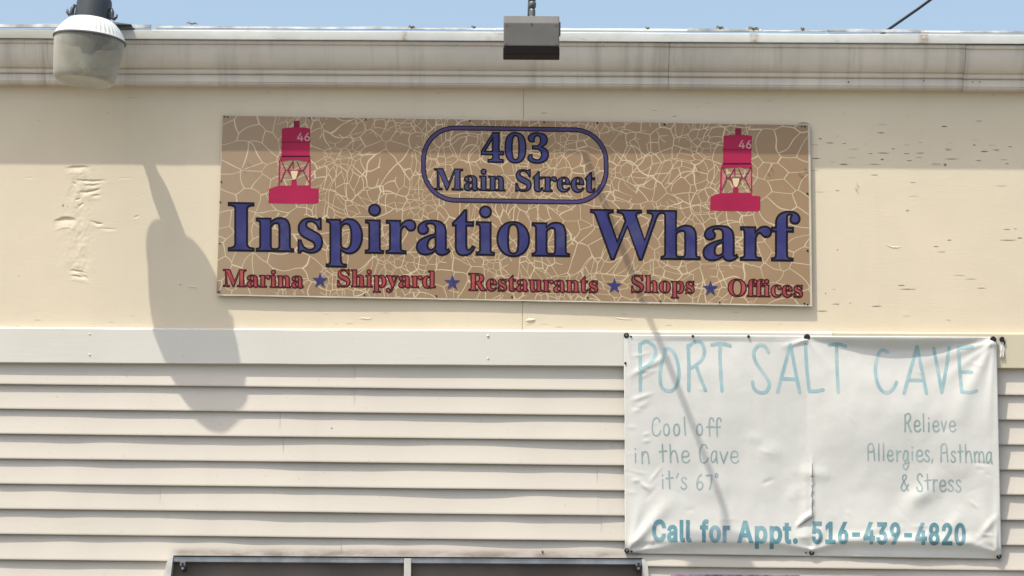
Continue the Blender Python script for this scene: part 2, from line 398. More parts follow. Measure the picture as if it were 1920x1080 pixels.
# ------------------------------------------------------------------ letter outlines (thousandths of an em)
SERIF_GLYPHS = {
 '0': (375, ['188 -7 159 -5 133 1 110 11 91 24 74 41 60 61 48 84 39 111 32 140 27 171 24 205 23 241 24 277 27 311 32 342 39 371 48 397 60 420 74 439 91 456 110 469 133 479 159 484 189 486 217 484 242 479 264 469 283 456 300 439 314 419 326 397 336 370 343 341 348 310 352 277 353 240 352 204 348 171 343 139 336 110 326 84 314 61 300 41 283 24 263 11 241 1 216 -5','188 37 210 43 227 61 237 91 242 120 246 155 248 195 248 240 248 286 246 326 242 360 237 390 227 419 211 437 189 443 166 437 150 419 139 390 134 360 130 326 128 286 127 240 128 195 130 155 134 120 139 91 150 61 166 43']),
 '3': (375, ['163 -7 139 -6 117 -4 98 0 81 5 62 13 46 23 34 35 26 47 20 60 19 74 21 90 26 103 36 113 48 120 61 125 76 126 78 100 86 79 99 62 116 50 135 43 158 40 173 41 187 44 199 49 211 56 221 66 230 79 236 95 240 115 241 139 238 163 229 184 214 202 199 213 181 221 161 225 137 227 95 227 95 269 140 269 166 272 188 281 204 296 216 316 223 340 225 367 223 390 219 409 211 424 200 436 186 443 169 445 154 444 142 439 133 430 125 419 120 406 116 391 113 375 112 358 111 341 86 343 64 348 47 356 34 367 27 382 24 401 28 423 41 444 62 461 83 472 108 480 138 485 173 486 207 484 237 479 263 470 286 458 304 442 317 423 325 401 328 377 326 355 320 335 311 317 298 301 283 287 265 275 246 264 225 256 243 252 261 246 279 238 297 228 312 216 326 201 336 184 342 163 345 138 343 112 338 90 329 70 318 52 304 37 288 25 271 15 251 7 230 1 209 -3 186 -6']),
 '4': (375, ['121 0 121 36 140 36 154 37 167 39 179 44 188 52 193 65 195 84 195 125 9 125 9 166 199 480 293 480 293 169 363 169 363 125 293 125 293 84 295 65 300 52 309 44 320 39 333 37 348 36 357 36 357 0','56 169 195 169 195 287 195 307 195 328 196 351 197 373 198 395 199 416 189 394 174 366 158 338 146 319']),
 'I': (261, ['13 0 13 17 34 21 50 26 61 32 69 42 74 56 75 75 75 387 74 405 70 419 63 427 52 433 36 437 13 439 13 455 244 455 244 439 223 437 207 433 196 427 188 419 184 405 183 387 183 77 183 64 185 53 187 44 192 37 198 31 206 26 216 23 230 20 246 17 246 0']),
 'M': (634, ['14 0 14 17 34 20 50 24 61 32 69 43 74 58 75 79 75 382 75 396 73 407 71 416 66 423 61 428 53 432 43 435 30 437 15 439 15 455 185 455 317 142 449 455 617 455 617 439 598 436 583 430 573 423 566 412 561 397 560 378 560 85 561 68 562 54 565 43 569 34 574 28 582 23 591 20 602 18 617 17 617 0 396 0 396 17 410 19 423 22 433 25 440 29 446 36 450 44 453 54 454 68 455 83 455 399 288 0 270 0 105 389 105 80 107 57 112 41 120 30 131 23 148 19 169 17 169 0']),
 'O': (525, ['261 -11 236 -10 213 -6 190 -1 169 7 148 17 129 29 111 43 94 58 79 75 66 93 55 113 45 134 37 156 32 179 29 203 28 228 29 252 32 276 37 299 45 321 55 342 66 362 79 380 95 397 112 413 130 426 149 438 170 448 192 456 216 462 240 465 265 466 290 465 313 462 336 456 357 448 378 439 397 427 415 414 431 399 446 382 459 364 471 344 481 323 488 301 494 277 497 253 498 228 497 203 494 179 488 156 481 134 471 113 459 93 446 75 430 58 414 43 395 29 376 17 355 7 333 -1 310 -6 286 -10','265 12 315 26 351 66 372 133 379 228 377 278 371 321 362 358 348 389 330 412 310 430 286 440 260 443 210 430 174 389 152 322 145 228 147 178 153 135 163 98 177 67 195 43 215 26 238 16']),
 'R': (473, ['15 0 15 17 36 20 52 24 62 32 69 43 73 59 75 81 75 379 73 398 69 413 62 424 51 431 36 436 16 439 16 455 217 455 264 453 305 448 339 439 367 426 389 409 405 388 414 363 417 334 411 296 392 265 360 241 315 224 432 50 439 40 446 32 452 26 459 21 468 18 478 17 480 17 480 0 338 0 201 212 182 212 182 81 183 59 187 43 194 32 205 24 221 20 242 17 242 0','182 234 203 234 228 235 249 240 266 248 280 258 290 272 298 290 302 311 304 336 299 378 284 407 259 425 224 431 209 430 197 427 190 422 185 414 183 402 182 385']),
 'S': (390, ['43 -11 43 158 62 158 72 124 83 94 96 70 111 50 129 34 149 24 172 17 197 15 220 17 241 24 257 36 269 51 276 69 279 89 275 110 265 129 248 146 225 160 163 191 135 205 112 221 92 236 77 253 65 270 56 289 51 309 50 332 52 358 57 381 67 403 80 421 96 437 115 449 136 459 160 464 185 466 199 466 213 464 229 461 246 458 264 453 282 448 291 446 300 445 310 447 317 454 320 466 339 466 339 319 322 319 315 343 305 365 293 385 280 402 265 417 248 429 231 438 213 443 194 445 173 443 155 437 140 426 128 413 122 398 120 380 121 364 127 349 137 336 151 325 168 314 189 303 253 273 279 260 300 247 317 233 331 219 342 204 350 188 355 171 358 153 359 133 357 106 350 80 339 58 323 38 304 21 281 8 261 0 240 -6 217 -9 192 -10 181 -10 170 -9 158 -8 147 -6 136 -3 126 1 115 4 106 7 98 9 85 12 78 12 73 10 69 7 66 3 64 -3 61 -11']),
 'W': (611, ['171 -11 32 393 27 407 21 419 15 427 8 433 -2 437 -15 439 -15 455 181 455 181 439 168 438 157 435 150 432 145 427 141 420 140 410 141 400 144 387 148 373 223 153 301 353 286 399 281 413 274 423 267 429 258 434 245 437 229 439 229 455 439 455 439 439 413 436 398 427 393 412 394 405 396 397 399 386 474 166 541 369 545 384 548 397 549 406 547 417 544 425 538 430 529 434 518 437 503 439 503 455 624 455 624 439 612 435 602 429 594 421 588 410 581 396 575 379 446 -11 428 -11 316 309 190 -11']),
 'a': (344, ['255 -10 226 -5 208 10 200 35 176 16 151 2 124 -6 95 -9 74 -6 55 0 40 11 29 26 22 43 20 63 23 84 31 104 45 121 63 136 88 150 119 164 156 177 199 190 199 241 197 258 193 272 187 282 177 290 164 294 148 296 123 293 109 286 104 274 105 270 108 264 113 257 119 248 122 239 123 231 121 220 117 210 110 202 100 196 90 192 77 191 64 192 54 196 45 203 38 212 34 223 33 236 35 252 40 266 49 278 62 290 77 300 95 308 115 314 137 317 162 318 195 317 223 312 246 304 263 292 276 277 285 259 291 236 293 210 293 62 293 52 294 45 295 40 297 37 300 35 304 34 309 35 314 38 320 42 329 28 312 11 294 -1 275 -8','151 34 158 34 165 37 174 41 183 47 191 54 199 63 199 169 164 157 138 139 123 114 118 84 122 56 133 39']),
 'c': (293, ['156 -10 131 -8 108 -1 87 11 67 26 51 45 38 68 30 87 24 106 21 128 19 150 21 174 25 196 31 217 40 237 51 255 64 271 79 285 96 297 114 307 133 313 153 318 175 319 204 317 230 310 250 298 265 283 274 265 277 245 276 233 272 223 266 215 258 209 248 205 236 204 214 209 201 225 196 251 197 261 197 271 194 286 185 294 169 297 144 290 126 269 116 235 112 187 114 153 118 123 126 97 137 76 156 55 178 42 204 38 227 42 250 53 271 72 285 60 258 30 227 8 193 -6']),
 'd': (370, ['140 -10 117 -8 97 -1 78 10 61 26 47 44 35 66 28 85 23 104 20 125 19 147 21 172 24 196 29 217 36 237 48 261 63 281 81 297 101 309 123 316 146 318 168 316 189 309 207 297 223 280 223 401 222 413 218 423 212 430 203 435 191 438 176 439 176 455 319 455 319 75 320 60 322 49 325 41 330 35 340 30 353 28 353 11 325 9 294 6 260 -1 223 -10 223 39 207 18 188 2 166 -7','171 28 182 30 192 34 202 41 211 51 218 62 223 76 223 242 220 252 214 262 206 270 196 276 186 279 174 281 155 277 141 267 130 250 125 232 121 210 118 184 118 153 118 124 120 98 124 76 130 58 140 42 153 32']),
 'e': (301, ['154 -10 129 -8 106 -1 85 10 66 26 50 45 37 69 29 88 24 109 21 132 19 157 21 180 24 201 30 222 38 240 51 263 68 282 87 298 109 309 132 316 157 318 185 316 209 309 230 297 249 280 264 259 274 234 281 206 283 173 283 166 117 166 123 112 138 73 164 50 199 42 219 45 237 53 254 67 270 86 285 73 258 36 228 11 193 -5','116 192 201 192 201 215 201 241 198 261 193 277 186 288 175 295 161 297 141 291 127 274 119 244 116 203']),
 'f': (214, ['15 0 15 16 25 17 34 19 40 22 44 25 47 30 50 35 51 42 52 55 52 73 52 277 16 277 16 310 52 310 52 353 54 378 60 400 71 419 85 436 102 448 123 457 147 463 174 465 200 463 222 456 240 446 253 432 261 417 263 400 262 386 258 375 252 367 244 360 235 357 224 355 213 356 203 360 195 365 189 372 186 381 185 391 186 400 188 410 193 420 196 426 197 433 196 438 190 442 180 443 168 442 159 437 153 430 150 419 148 406 148 390 148 310 203 310 203 277 148 277 148 65 149 47 152 34 158 26 167 20 181 17 199 16 199 0']),
 'h': (381, ['18 0 18 16 30 17 39 21 45 26 49 33 52 43 52 56 52 399 52 412 49 422 46 429 40 435 31 438 19 440 19 455 148 455 148 267 168 289 190 305 215 315 243 318 281 312 309 292 325 258 330 212 330 56 331 43 333 33 337 26 343 21 352 17 363 16 363 0 202 0 202 16 207 16 223 21 232 34 235 56 235 217 234 234 232 247 229 258 223 265 215 270 203 271 183 267 164 255 148 235 148 56 148 43 151 33 154 26 160 21 168 17 180 16 180 0']),
 'i': (198, ['101 362 87 364 75 368 65 376 57 387 52 399 50 412 52 426 57 438 65 449 75 457 87 462 101 463 114 462 126 457 137 449 145 438 150 426 151 412 149 399 145 387 136 376 126 368 114 364','18 0 18 16 30 18 39 21 45 26 49 32 52 43 52 56 52 252 52 267 50 278 47 285 41 289 32 292 20 293 21 310 148 310 148 56 149 43 151 33 154 26 160 21 168 18 180 16 180 0']),
 'n': (381, ['18 0 18 16 30 17 39 21 45 26 49 33 52 43 52 56 52 253 52 266 49 276 46 284 40 289 31 293 19 294 19 310 148 310 148 267 168 290 190 306 215 315 243 318 281 312 309 292 325 258 330 212 330 56 331 43 333 33 337 26 343 21 352 17 363 16 363 0 202 0 202 16 207 16 223 21 232 34 235 56 235 217 234 234 232 247 229 258 223 265 215 270 203 271 183 267 164 255 148 235 148 56 148 43 151 33 154 26 160 21 168 17 180 16 180 0']),
 'o': (336, ['169 -10 147 -9 127 -5 108 2 90 11 69 27 52 47 38 70 29 89 24 110 20 131 19 154 20 177 24 199 29 219 38 239 52 262 69 281 90 297 108 306 127 313 147 317 168 318 196 316 222 309 245 298 266 282 283 263 298 240 306 221 312 200 316 178 317 154 316 130 312 108 306 88 298 69 284 46 266 26 245 11 222 -1 197 -8','169 11 186 14 199 24 209 39 212 50 215 64 217 81 219 102 219 126 220 154 219 194 217 227 213 253 208 271 198 286 185 296 169 299 151 296 138 286 128 271 123 253 120 227 118 194 117 154 117 127 118 103 120 82 122 64 125 50 128 39 138 24 152 14']),
 'p': (371, ['17 -139 17 -124 27 -123 34 -120 40 -117 45 -113 48 -107 50 -101 51 -92 52 -80 52 -64 52 243 52 261 50 275 46 283 41 288 32 292 19 295 19 310 143 310 143 263 160 287 180 305 203 315 230 319 253 317 274 310 293 298 309 283 323 264 335 241 341 223 346 203 349 182 350 160 349 136 346 113 341 92 334 72 323 48 308 28 291 12 272 0 250 -8 227 -10 204 -7 183 1 164 14 148 32 148 -58 148 -74 150 -88 152 -99 155 -107 160 -113 167 -118 175 -120 185 -122 197 -123 197 -139','195 28 214 32 229 42 239 59 245 77 249 99 252 125 253 154 252 183 250 208 246 230 241 248 232 265 218 275 199 278 179 273 162 259 148 235 148 69 160 46 176 33']),
 'r': (287, ['18 0 18 16 30 18 39 21 45 26 49 32 52 43 52 56 52 252 52 267 50 278 46 285 41 289 32 292 20 293 21 310 146 310 146 252 158 272 172 288 187 301 203 311 218 316 233 318 250 317 264 312 275 304 283 293 288 281 289 266 288 254 284 243 278 234 270 228 260 224 248 222 237 223 229 226 222 231 217 237 212 243 207 250 202 255 196 259 189 260 179 258 171 252 162 241 155 228 151 211 149 192 149 56 150 42 153 32 159 25 167 21 180 18 197 16 197 0']),
 's': (288, ['151 -10 132 -8 110 -3 87 6 82 8 78 8 73 9 64 7 56 1 51 -9 36 -9 36 105 53 105 61 79 72 57 87 39 103 26 121 17 140 15 156 16 168 20 179 27 186 35 191 46 192 58 188 76 176 92 156 105 107 130 85 142 68 155 54 169 45 185 39 202 37 220 40 247 49 270 65 291 80 303 98 312 118 317 141 319 149 319 157 318 166 316 176 314 187 311 199 308 206 306 213 305 220 306 226 311 230 319 244 319 244 222 228 222 220 244 209 262 196 277 182 288 166 294 149 296 136 295 125 292 116 286 110 278 106 269 105 259 106 249 109 240 115 232 123 225 134 218 146 212 191 189 212 178 229 165 241 151 250 136 255 117 257 95 255 72 250 51 241 33 228 18 212 6 194 -3 174 -8']),
 't': (228, ['124 -9 99 -7 80 -1 66 10 56 26 50 46 48 71 48 279 20 279 20 300 39 318 57 336 73 353 88 369 105 389 118 407 129 424 144 424 144 310 208 310 208 279 144 279 144 82 145 69 147 59 149 51 154 45 160 41 168 40 183 44 195 56 206 75 222 66 205 33 182 9 155 -5']),
 'u': (375, ['131 -10 103 -7 81 2 65 17 57 32 51 51 47 72 46 97 46 248 45 262 43 274 39 282 33 289 24 293 11 294 11 310 142 310 142 74 143 63 146 54 151 46 158 40 166 37 177 36 196 39 213 49 228 66 228 248 228 263 225 275 221 283 214 289 204 293 189 294 189 310 324 310 324 70 325 56 327 46 331 39 338 34 347 31 360 30 360 13 331 11 300 7 265 0 228 -10 228 40 216 26 202 13 186 3 169 -4 150 -9']),
 'y': (300, ['52 -140 36 -139 22 -133 10 -125 1 -113 -5 -100 -7 -84 -5 -73 -2 -62 5 -53 13 -46 24 -41 36 -40 46 -41 56 -44 64 -49 70 -57 73 -65 75 -76 74 -81 74 -87 75 -94 79 -97 86 -99 94 -96 104 -88 114 -74 120 -65 125 -55 129 -44 133 -32 137 -19 140 -5 36 251 32 260 28 268 25 275 15 287 11 291 4 293 -3 293 -5 310 162 310 162 293 151 293 142 291 136 289 132 286 129 281 128 275 130 267 133 257 185 119 230 241 236 260 238 274 237 281 234 286 229 289 223 292 214 293 203 293 203 310 300 310 300 293 291 292 283 288 277 281 271 271 265 258 259 242 162 -24 151 -53 140 -77 129 -96 118 -111 107 -122 95 -131 83 -136 68 -139']),
}
SANS_GLYPHS = {
 '-': (453, ['337 244 337 188 114 188 114 244']),
 '.': (188, ['95 -4 83 -3 73 1 63 9 55 18 51 29 50 41 51 53 55 64 63 73 73 81 83 85 95 87 107 85 118 81 128 73 135 64 140 53 141 41 140 29 135 18 128 9 118 1 107 -3']),
 '0': (453, ['227 -7 199 -5 174 1 151 11 130 24 111 41 95 62 80 86 69 113 60 144 53 178 49 214 48 254 49 294 53 330 60 364 69 395 81 422 95 447 112 467 130 484 151 498 174 508 200 514 227 516 254 514 279 508 302 498 323 484 342 467 358 447 372 422 384 395 393 364 400 330 404 294 405 254 404 214 400 178 393 144 384 113 373 86 359 62 342 41 323 24 302 11 279 1 254 -5','227 50 250 52 271 60 290 74 303 87 313 103 323 122 330 144 336 168 340 194 343 223 344 254 343 285 340 314 336 341 330 365 323 387 313 405 303 422 290 435 271 449 250 457 227 460 203 457 182 449 163 435 151 422 140 405 131 387 123 365 117 341 113 314 110 285 109 254 110 223 113 194 117 168 123 144 131 122 140 103 151 87 163 74 182 60 203 52']),
 '1': (453, ['76 0 76 55 391 55 391 0','276 509 276 0 212 0 212 448 209 448 86 358 86 427 198 509']),
 '2': (453, ['64 0 64 47 234 229 252 248 268 266 282 282 294 298 303 312 311 327 316 341 319 356 320 371 319 389 315 405 308 419 298 431 287 441 273 449 258 455 241 458 224 460 205 458 188 454 172 447 159 438 148 427 139 413 132 398 128 381 127 362 66 362 67 384 71 405 77 424 86 442 102 464 121 482 143 496 162 505 182 511 203 514 225 516 247 514 268 511 288 505 306 497 328 482 346 465 361 445 372 423 379 398 381 372 380 354 377 336 371 318 363 299 351 280 336 259 322 241 306 223 288 202 267 180 153 60 153 57 389 57 389 0']),
 '3': (453, ['218 -7 195 -6 173 -3 152 2 133 10 108 22 88 38 70 57 57 79 48 104 44 132 109 132 112 115 118 100 126 87 137 76 150 66 165 59 182 54 200 51 219 50 239 51 258 55 275 61 291 69 304 80 315 93 323 108 328 125 329 145 328 163 323 180 316 196 306 211 292 223 275 234 254 241 229 246 201 248 157 248 157 299 288 448 288 452 70 452 70 509 372 509 372 461 211 278 211 289 239 290 264 288 287 284 308 276 327 265 344 253 359 239 371 222 381 205 387 186 392 166 393 145 392 123 387 103 380 84 370 66 358 50 344 36 327 23 309 12 288 4 266 -2 243 -6']),
 '4': (453, ['40 105 40 158 247 509 311 509 109 166 109 163 413 163 413 105','282 0 282 121 282 146 282 318 343 318 343 0']),
 '5': (453, ['221 -7 199 -6 178 -2 159 3 140 11 118 25 99 41 83 60 71 82 63 105 60 130 122 130 125 115 130 102 138 89 148 78 160 68 173 60 188 54 204 51 221 50 241 51 259 56 276 64 291 75 304 89 314 104 322 122 326 141 328 162 326 183 321 203 314 221 303 237 290 251 275 262 257 270 238 275 218 277 201 276 184 273 167 268 152 262 139 255 128 246 67 253 96 509 366 509 366 452 151 452 134 301 136 301 148 311 162 318 178 325 194 330 212 333 229 334 252 332 274 328 294 321 313 311 330 299 345 285 358 269 370 251 379 231 386 210 390 187 391 163 390 139 385 117 379 95 369 76 357 57 343 41 327 27 309 15 289 6 268 -1 245 -5']),
 '6': (453, ['226 -7 203 -5 182 -1 161 5 142 15 125 26 109 40 96 56 84 74 75 94 69 115 65 138 64 162 65 187 71 212 80 239 89 261 102 285 118 311 137 340 252 509 322 509 151 261 145 261 151 270 157 279 165 288 174 295 184 302 196 307 208 311 221 313 235 314 257 313 278 309 298 303 316 295 337 280 355 262 370 240 378 221 384 201 388 180 389 157 388 134 384 112 377 92 368 73 356 55 343 39 327 26 310 14 291 5 271 -2 249 -6','226 48 245 50 263 55 279 63 293 73 304 86 314 101 322 119 326 137 327 157 326 178 322 196 314 213 304 228 293 241 279 251 263 259 245 264 226 265 207 264 190 259 174 252 160 241 148 229 138 214 131 197 126 179 125 158 126 138 131 119 138 102 148 86 160 73 174 63 190 55 207 50']),
 '8': (453, ['226 -7 201 -6 178 -2 156 3 136 11 111 25 91 42 74 62 62 84 54 109 52 135 53 156 58 176 65 195 75 212 87 228 101 241 117 252 134 260 153 265 153 267 129 276 109 289 93 308 80 330 73 354 70 380 73 405 79 429 90 450 106 469 124 485 146 498 164 506 184 511 204 514 226 516 248 514 269 511 288 506 306 498 328 485 346 469 361 450 373 429 379 405 382 380 379 354 372 330 359 308 343 289 323 276 300 267 300 265 319 260 335 252 351 241 365 228 377 212 387 195 395 176 399 156 401 135 398 109 391 84 378 62 362 42 341 25 317 11 296 3 275 -2 251 -6','226 49 248 50 267 54 285 60 300 69 313 79 323 91 331 106 335 121 337 139 335 157 330 173 322 189 312 202 298 213 283 223 265 230 247 234 226 235 206 234 187 230 169 223 154 213 140 202 130 189 122 173 117 157 115 139 117 121 121 106 129 91 139 79 152 69 167 60 185 54 205 50','226 290 244 291 260 294 274 300 287 308 298 318 307 330 314 344 318 359 319 376 318 392 314 407 308 420 299 432 288 442 275 449 260 455 244 459 226 460 208 459 192 455 177 449 164 442 153 432 145 420 138 407 134 392 133 376 134 359 138 344 145 330 154 318 165 308 178 300 193 294 209 291']),
 '9': (453, ['226 516 249 514 271 510 291 503 310 494 328 482 343 468 356 452 368 434 377 414 384 393 388 371 389 347 387 322 382 296 373 270 363 248 350 224 334 197 315 168 200 0 130 0 301 248 307 248 302 238 295 229 287 221 278 214 268 207 257 202 245 198 232 195 218 195 195 196 175 199 155 206 137 214 116 229 98 247 83 269 74 287 68 307 65 329 64 352 65 375 69 397 75 417 85 436 96 454 110 469 125 483 143 494 162 504 182 510 203 514','226 460 207 459 190 454 174 446 160 435 148 423 138 407 131 390 127 372 125 352 127 331 131 313 138 295 148 280 160 268 174 257 190 250 207 245 226 243 245 245 263 249 279 257 293 267 305 280 314 295 322 312 326 330 327 350 326 371 322 390 314 407 305 422 293 435 279 446 263 454 245 459']),
 'A': (480, ['16 0 201 509 276 509 463 0 395 0 287 302 280 323 272 346 264 372 257 394 250 420 241 447 232 478 245 478 236 447 228 419 220 393 213 371 204 345 197 322 191 302 85 0','110 142 110 199 370 199 370 142']),
 'C': (510, ['267 -7 235 -5 205 1 177 11 150 25 126 42 104 63 86 88 70 115 57 146 48 179 42 215 40 254 42 293 48 329 57 362 70 393 86 421 104 445 126 466 150 484 177 498 205 508 235 514 267 516 293 514 317 511 340 504 362 496 383 485 402 471 419 456 435 438 448 418 459 397 467 373 473 348 408 348 404 365 397 380 389 395 380 407 369 418 357 428 344 437 330 444 315 449 300 453 284 455 267 456 245 454 223 450 203 443 184 432 166 419 150 403 137 385 125 364 116 340 109 314 105 285 103 254 105 223 109 194 116 168 125 145 137 123 151 105 166 89 184 76 203 66 223 59 245 54 267 53 284 54 300 56 315 60 330 65 344 72 357 81 369 90 380 102 389 114 397 128 404 144 408 160 473 160 467 135 459 112 448 91 435 71 420 53 402 38 383 24 363 13 341 5 317 -2 293 -6']),
 'a': (389, ['160 -9 137 -7 115 -3 94 5 76 15 60 29 48 45 38 63 32 84 30 108 32 128 36 146 43 161 53 174 64 184 78 193 92 200 108 206 125 211 143 214 161 217 178 220 234 227 247 229 257 231 265 235 271 240 274 246 276 255 276 257 275 272 272 285 267 297 260 307 251 315 240 322 227 327 212 330 196 331 178 330 163 327 149 322 137 316 127 309 118 301 110 292 104 283 100 274 41 291 51 313 64 331 79 346 95 358 114 368 133 375 153 380 173 383 194 384 208 384 223 382 239 379 255 375 271 369 286 360 300 350 312 336 322 320 330 301 335 278 337 251 337 0 277 0 277 52 272 52 267 43 260 34 252 25 242 16 229 8 215 1 199 -4 181 -7','170 45 192 47 211 51 228 59 242 68 254 80 263 93 270 108 274 122 276 138 276 190 272 187 267 184 259 182 251 180 241 178 231 176 200 171 175 168 161 166 147 163 134 159 122 153 112 147 103 139 97 130 93 118 92 105 93 93 96 82 102 72 109 64 119 57 130 52 142 48 156 46']),
 'f': (254, ['228 379 228 327 6 327 6 379','81 0 81 432 82 452 87 470 96 486 107 499 120 510 135 519 152 525 169 529 187 530 201 530 212 529 222 527 231 525 238 523 243 521 227 468 215 472 209 473 202 474 195 474 178 472 164 468 154 460 147 449 143 435 142 419 142 0']),
 'l': (189, ['139 -2 112 0 91 8 74 20 62 37 55 59 53 84 53 509 114 509 114 99 114 83 117 71 120 62 126 57 135 53 146 52 160 53 170 54 181 3 162 -1 154 -2 147 -2']),
 'o': (415, ['207 -8 182 -7 159 -2 137 6 117 16 98 30 82 46 68 64 56 85 46 108 40 133 36 159 34 187 36 216 40 243 46 268 56 291 68 312 82 330 98 346 117 360 137 371 159 378 182 383 207 384 233 383 256 378 278 371 299 360 317 346 333 330 347 312 359 291 369 268 376 243 380 216 381 187 380 159 376 133 369 108 359 85 347 64 333 46 317 30 299 16 278 6 256 -2 233 -7','207 46 231 49 252 55 270 66 285 80 298 97 307 117 314 139 318 163 319 187 318 212 314 236 307 258 298 278 285 296 270 310 252 321 231 328 207 330 184 328 163 321 145 310 130 296 118 278 108 258 102 236 98 212 96 187 98 163 102 139 108 117 118 97 130 80 145 66 163 55 184 49']),
 'p': (424, ['53 -143 53 379 112 379 112 319 118 319 123 327 130 336 137 346 147 355 158 364 171 373 188 379 207 383 229 384 252 383 274 378 294 371 313 361 330 347 345 332 359 313 370 293 379 270 385 245 389 218 390 189 389 160 385 133 379 108 370 84 359 64 346 45 330 29 313 16 294 5 274 -2 252 -7 229 -8 208 -7 189 -3 173 4 159 12 147 21 138 31 130 41 124 50 118 59 114 59 114 -143','220 47 242 49 262 55 279 66 294 80 306 97 316 117 323 139 327 163 328 189 327 215 323 239 316 261 307 281 295 298 280 311 262 322 243 328 220 330 198 328 178 322 161 312 147 299 134 282 125 263 118 241 114 216 113 189 114 162 118 138 125 115 135 95 147 78 162 65 179 55 198 49']),
 'r': (259, ['53 0 53 379 112 379 112 321 115 321 124 339 137 354 152 367 171 377 191 383 213 385 229 384 243 384 243 322 230 324 223 325 215 326 207 326 190 324 174 321 159 315 146 306 135 296 126 284 119 269 115 254 114 237 114 0']),
 't': (227, ['204 379 204 327 6 327 6 379','65 471 126 471 126 98 127 83 130 70 136 61 144 55 156 51 170 50 185 51 202 54 213 2 207 0 200 -2 192 -3 184 -3 176 -4 168 -4 145 -3 125 2 107 10 92 21 77 41 68 64 65 93']),
}

# ------------------------------------------------------------------ ground
g = MB()
g.face([(-300, -300, 0), (300, -300, 0), (300, 300, 0), (-300, 300, 0)])
go = g.build('ground', M['ground']); go['kind'] = 'structure'

# ------------------------------------------------------------------ building
XE = 7.0
bld = thing('commercial_building', 'cream commercial building with pale lap siding below and grey moulded eaves', 'building', (0, 0, 0))
ZT = zc(54, 0.20)
body = MB()
body.box(-XE, XE, 0.022, 6.0, 0.0, ZT - 0.05)
body.build('wall_core', M['siding'], bld)
rf = MB()
rf.add([(-XE - .2, -.138, ZT - .03), (XE + .2, -.138, ZT - .03), (XE + .2, 6.2, ZT + .25), (-XE - .2, 6.2, ZT + .25),
        (-XE - .2, -.138, ZT - .008), (XE + .2, -.138, ZT - .008), (XE + .2, 6.2, ZT + .272), (-XE - .2, 6.2, ZT + .272)],
       [(0, 1, 2, 3), (4, 5, 6, 7), (0, 1, 5, 4), (1, 2, 6, 5), (2, 3, 7, 6), (3, 0, 4, 7)])
rf.build('roof', M['roof'], bld)

# upper wall: two painted sheets that meet at a seam, lifted paint lips, checks in the right-hand sheet
seam = at(980, 590).x
zb, ztop = zc(621), zc(150)
def sheet(mb, x0, x1, l=1, r=1):
    e = 0.002
    xs, zs = (x0, x0 + e, x1 - e, x1), (zb, ztop)
    mb.grid([[(x0, .02 * l, z), (x0, .0015 * l, z), (x0 + e, 0, z), (x1 - e, 0, z), (x1, .0015 * r, z), (x1, .02 * r, z)] for z in zs], 0, False)
wl = MB()
pxa, pxb, pza, pzb = at(40, 400).x, at(330, 400).x, zc(575), zc(305)
sheet(wl, -XE, pxa, 1, 0); sheet(wl, pxb, seam - .0005, 0, 1); sheet(wl, seam + .0005, XE)
wl.add([(pxa, 0, zb), (pxb, 0, zb), (pxb, 0, pza), (pxa, 0, pza), (pxa, 0, pzb), (pxb, 0, pzb), (pxb, 0, ztop), (pxa, 0, ztop)], [(0, 1, 2, 3), (4, 5, 6, 7)])
def lip(mb, pts, h, t, mi=0):
    """a lifted paint edge along pts (photo pixels): rises over h pixels to t metres and breaks off sharply"""
    n = len(pts)
    up, low, back = [], [], []
    for i, (x, y) in enumerate(pts):
        k = math.sin(math.pi * i / (n - 1)) ** 0.6 if 0 < i < n - 1 else 0.0
        a, b, c = at(x, y - h * max(k, .05)), at(x, y), at(x, y + 0.9 * k)
        up.append(a + Vector((0, -.0002, 0))); low.append(b + Vector((0, -.0002 - t * k, 0))); back.append(c + Vector((0, .0004, 0)))
    mb.grid([up, low, back], mi, False)
def seg(x0, y0, x1, y1, bow=0.0, n=9, jit=0.8):
    return [(x0 + (x1 - x0) * i / (n - 1), y0 + (y1 - y0) * i / (n - 1) - bow * math.sin(math.pi * i / (n - 1)) + random.uniform(-jit, jit)) for i in range(n)]
# hollows where filler has sunk behind the paint: (x0, y0, x1, y1, bow, reach below, depth in metres)
DENTS = ((118, 319, 168, 317, 2, 10, .006), (132, 340, 200, 341, -2, 6, .006), (150, 350, 192, 348, -2, 5, .005), (144, 364, 190, 356, -2, 8, .008),
         (165, 371, 190, 369, 0, 5, .005), (138, 379, 152, 376, 0, 5, .004), (145, 391, 158, 385, 0, 5, .005), (100, 420, 146, 417, 6, 16, .011),
         (166, 418, 196, 424, 0, 5, .004), (176, 423, 194, 424, 0, 4, .006), (186, 432, 222, 434, 0, 4, .003), (132, 511, 168, 517, 2, 7, .006), (134, 521, 166, 526, 2, 6, .006),
         (150, 517, 172, 528, 2, 7, .005), (134, 345, 142, 350, 0, 5, .005), (250, 412, 262, 407, 0, 4, .003), (44, 338, 62, 338, 0, 3, .0015), (215, 338, 250, 337, 0, 3, .0012), (254, 374, 262, 373, 0, 3, .0012))
def hollow(X, Y):
    d = 0.0
    for x0, y0, x1, y1, bow, h, t in DENTS:
        if not (x0 - 3 < X < x1 + 3): continue
        s = min(1, max(0, (X - x0) / (x1 - x0)))
        e = Y - (y0 + (y1 - y0) * s - bow * math.sin(math.pi * s)) + 1.1 * nz(X * .16, y0)
        k = min(1.0, 2.6 * s, 2.6 * (1 - s))
        if -1 < e < h: d -= .58 * t * k * sm(-1, .8, e) * (1 - sm(.5, h, e))
        elif h <= e < h + 6: d += .12 * t * k * math.sin(math.pi * (e - h) / 6)
    w = math.exp(-((X - 150) / 26) ** 2) * sm(312, 330, Y) * (1 - sm(500, 545, Y))
    return d + w * (.0016 * nz(X * .07, Y * .05, 1) + .0010 * nz(X * .16, Y * .14, 2))
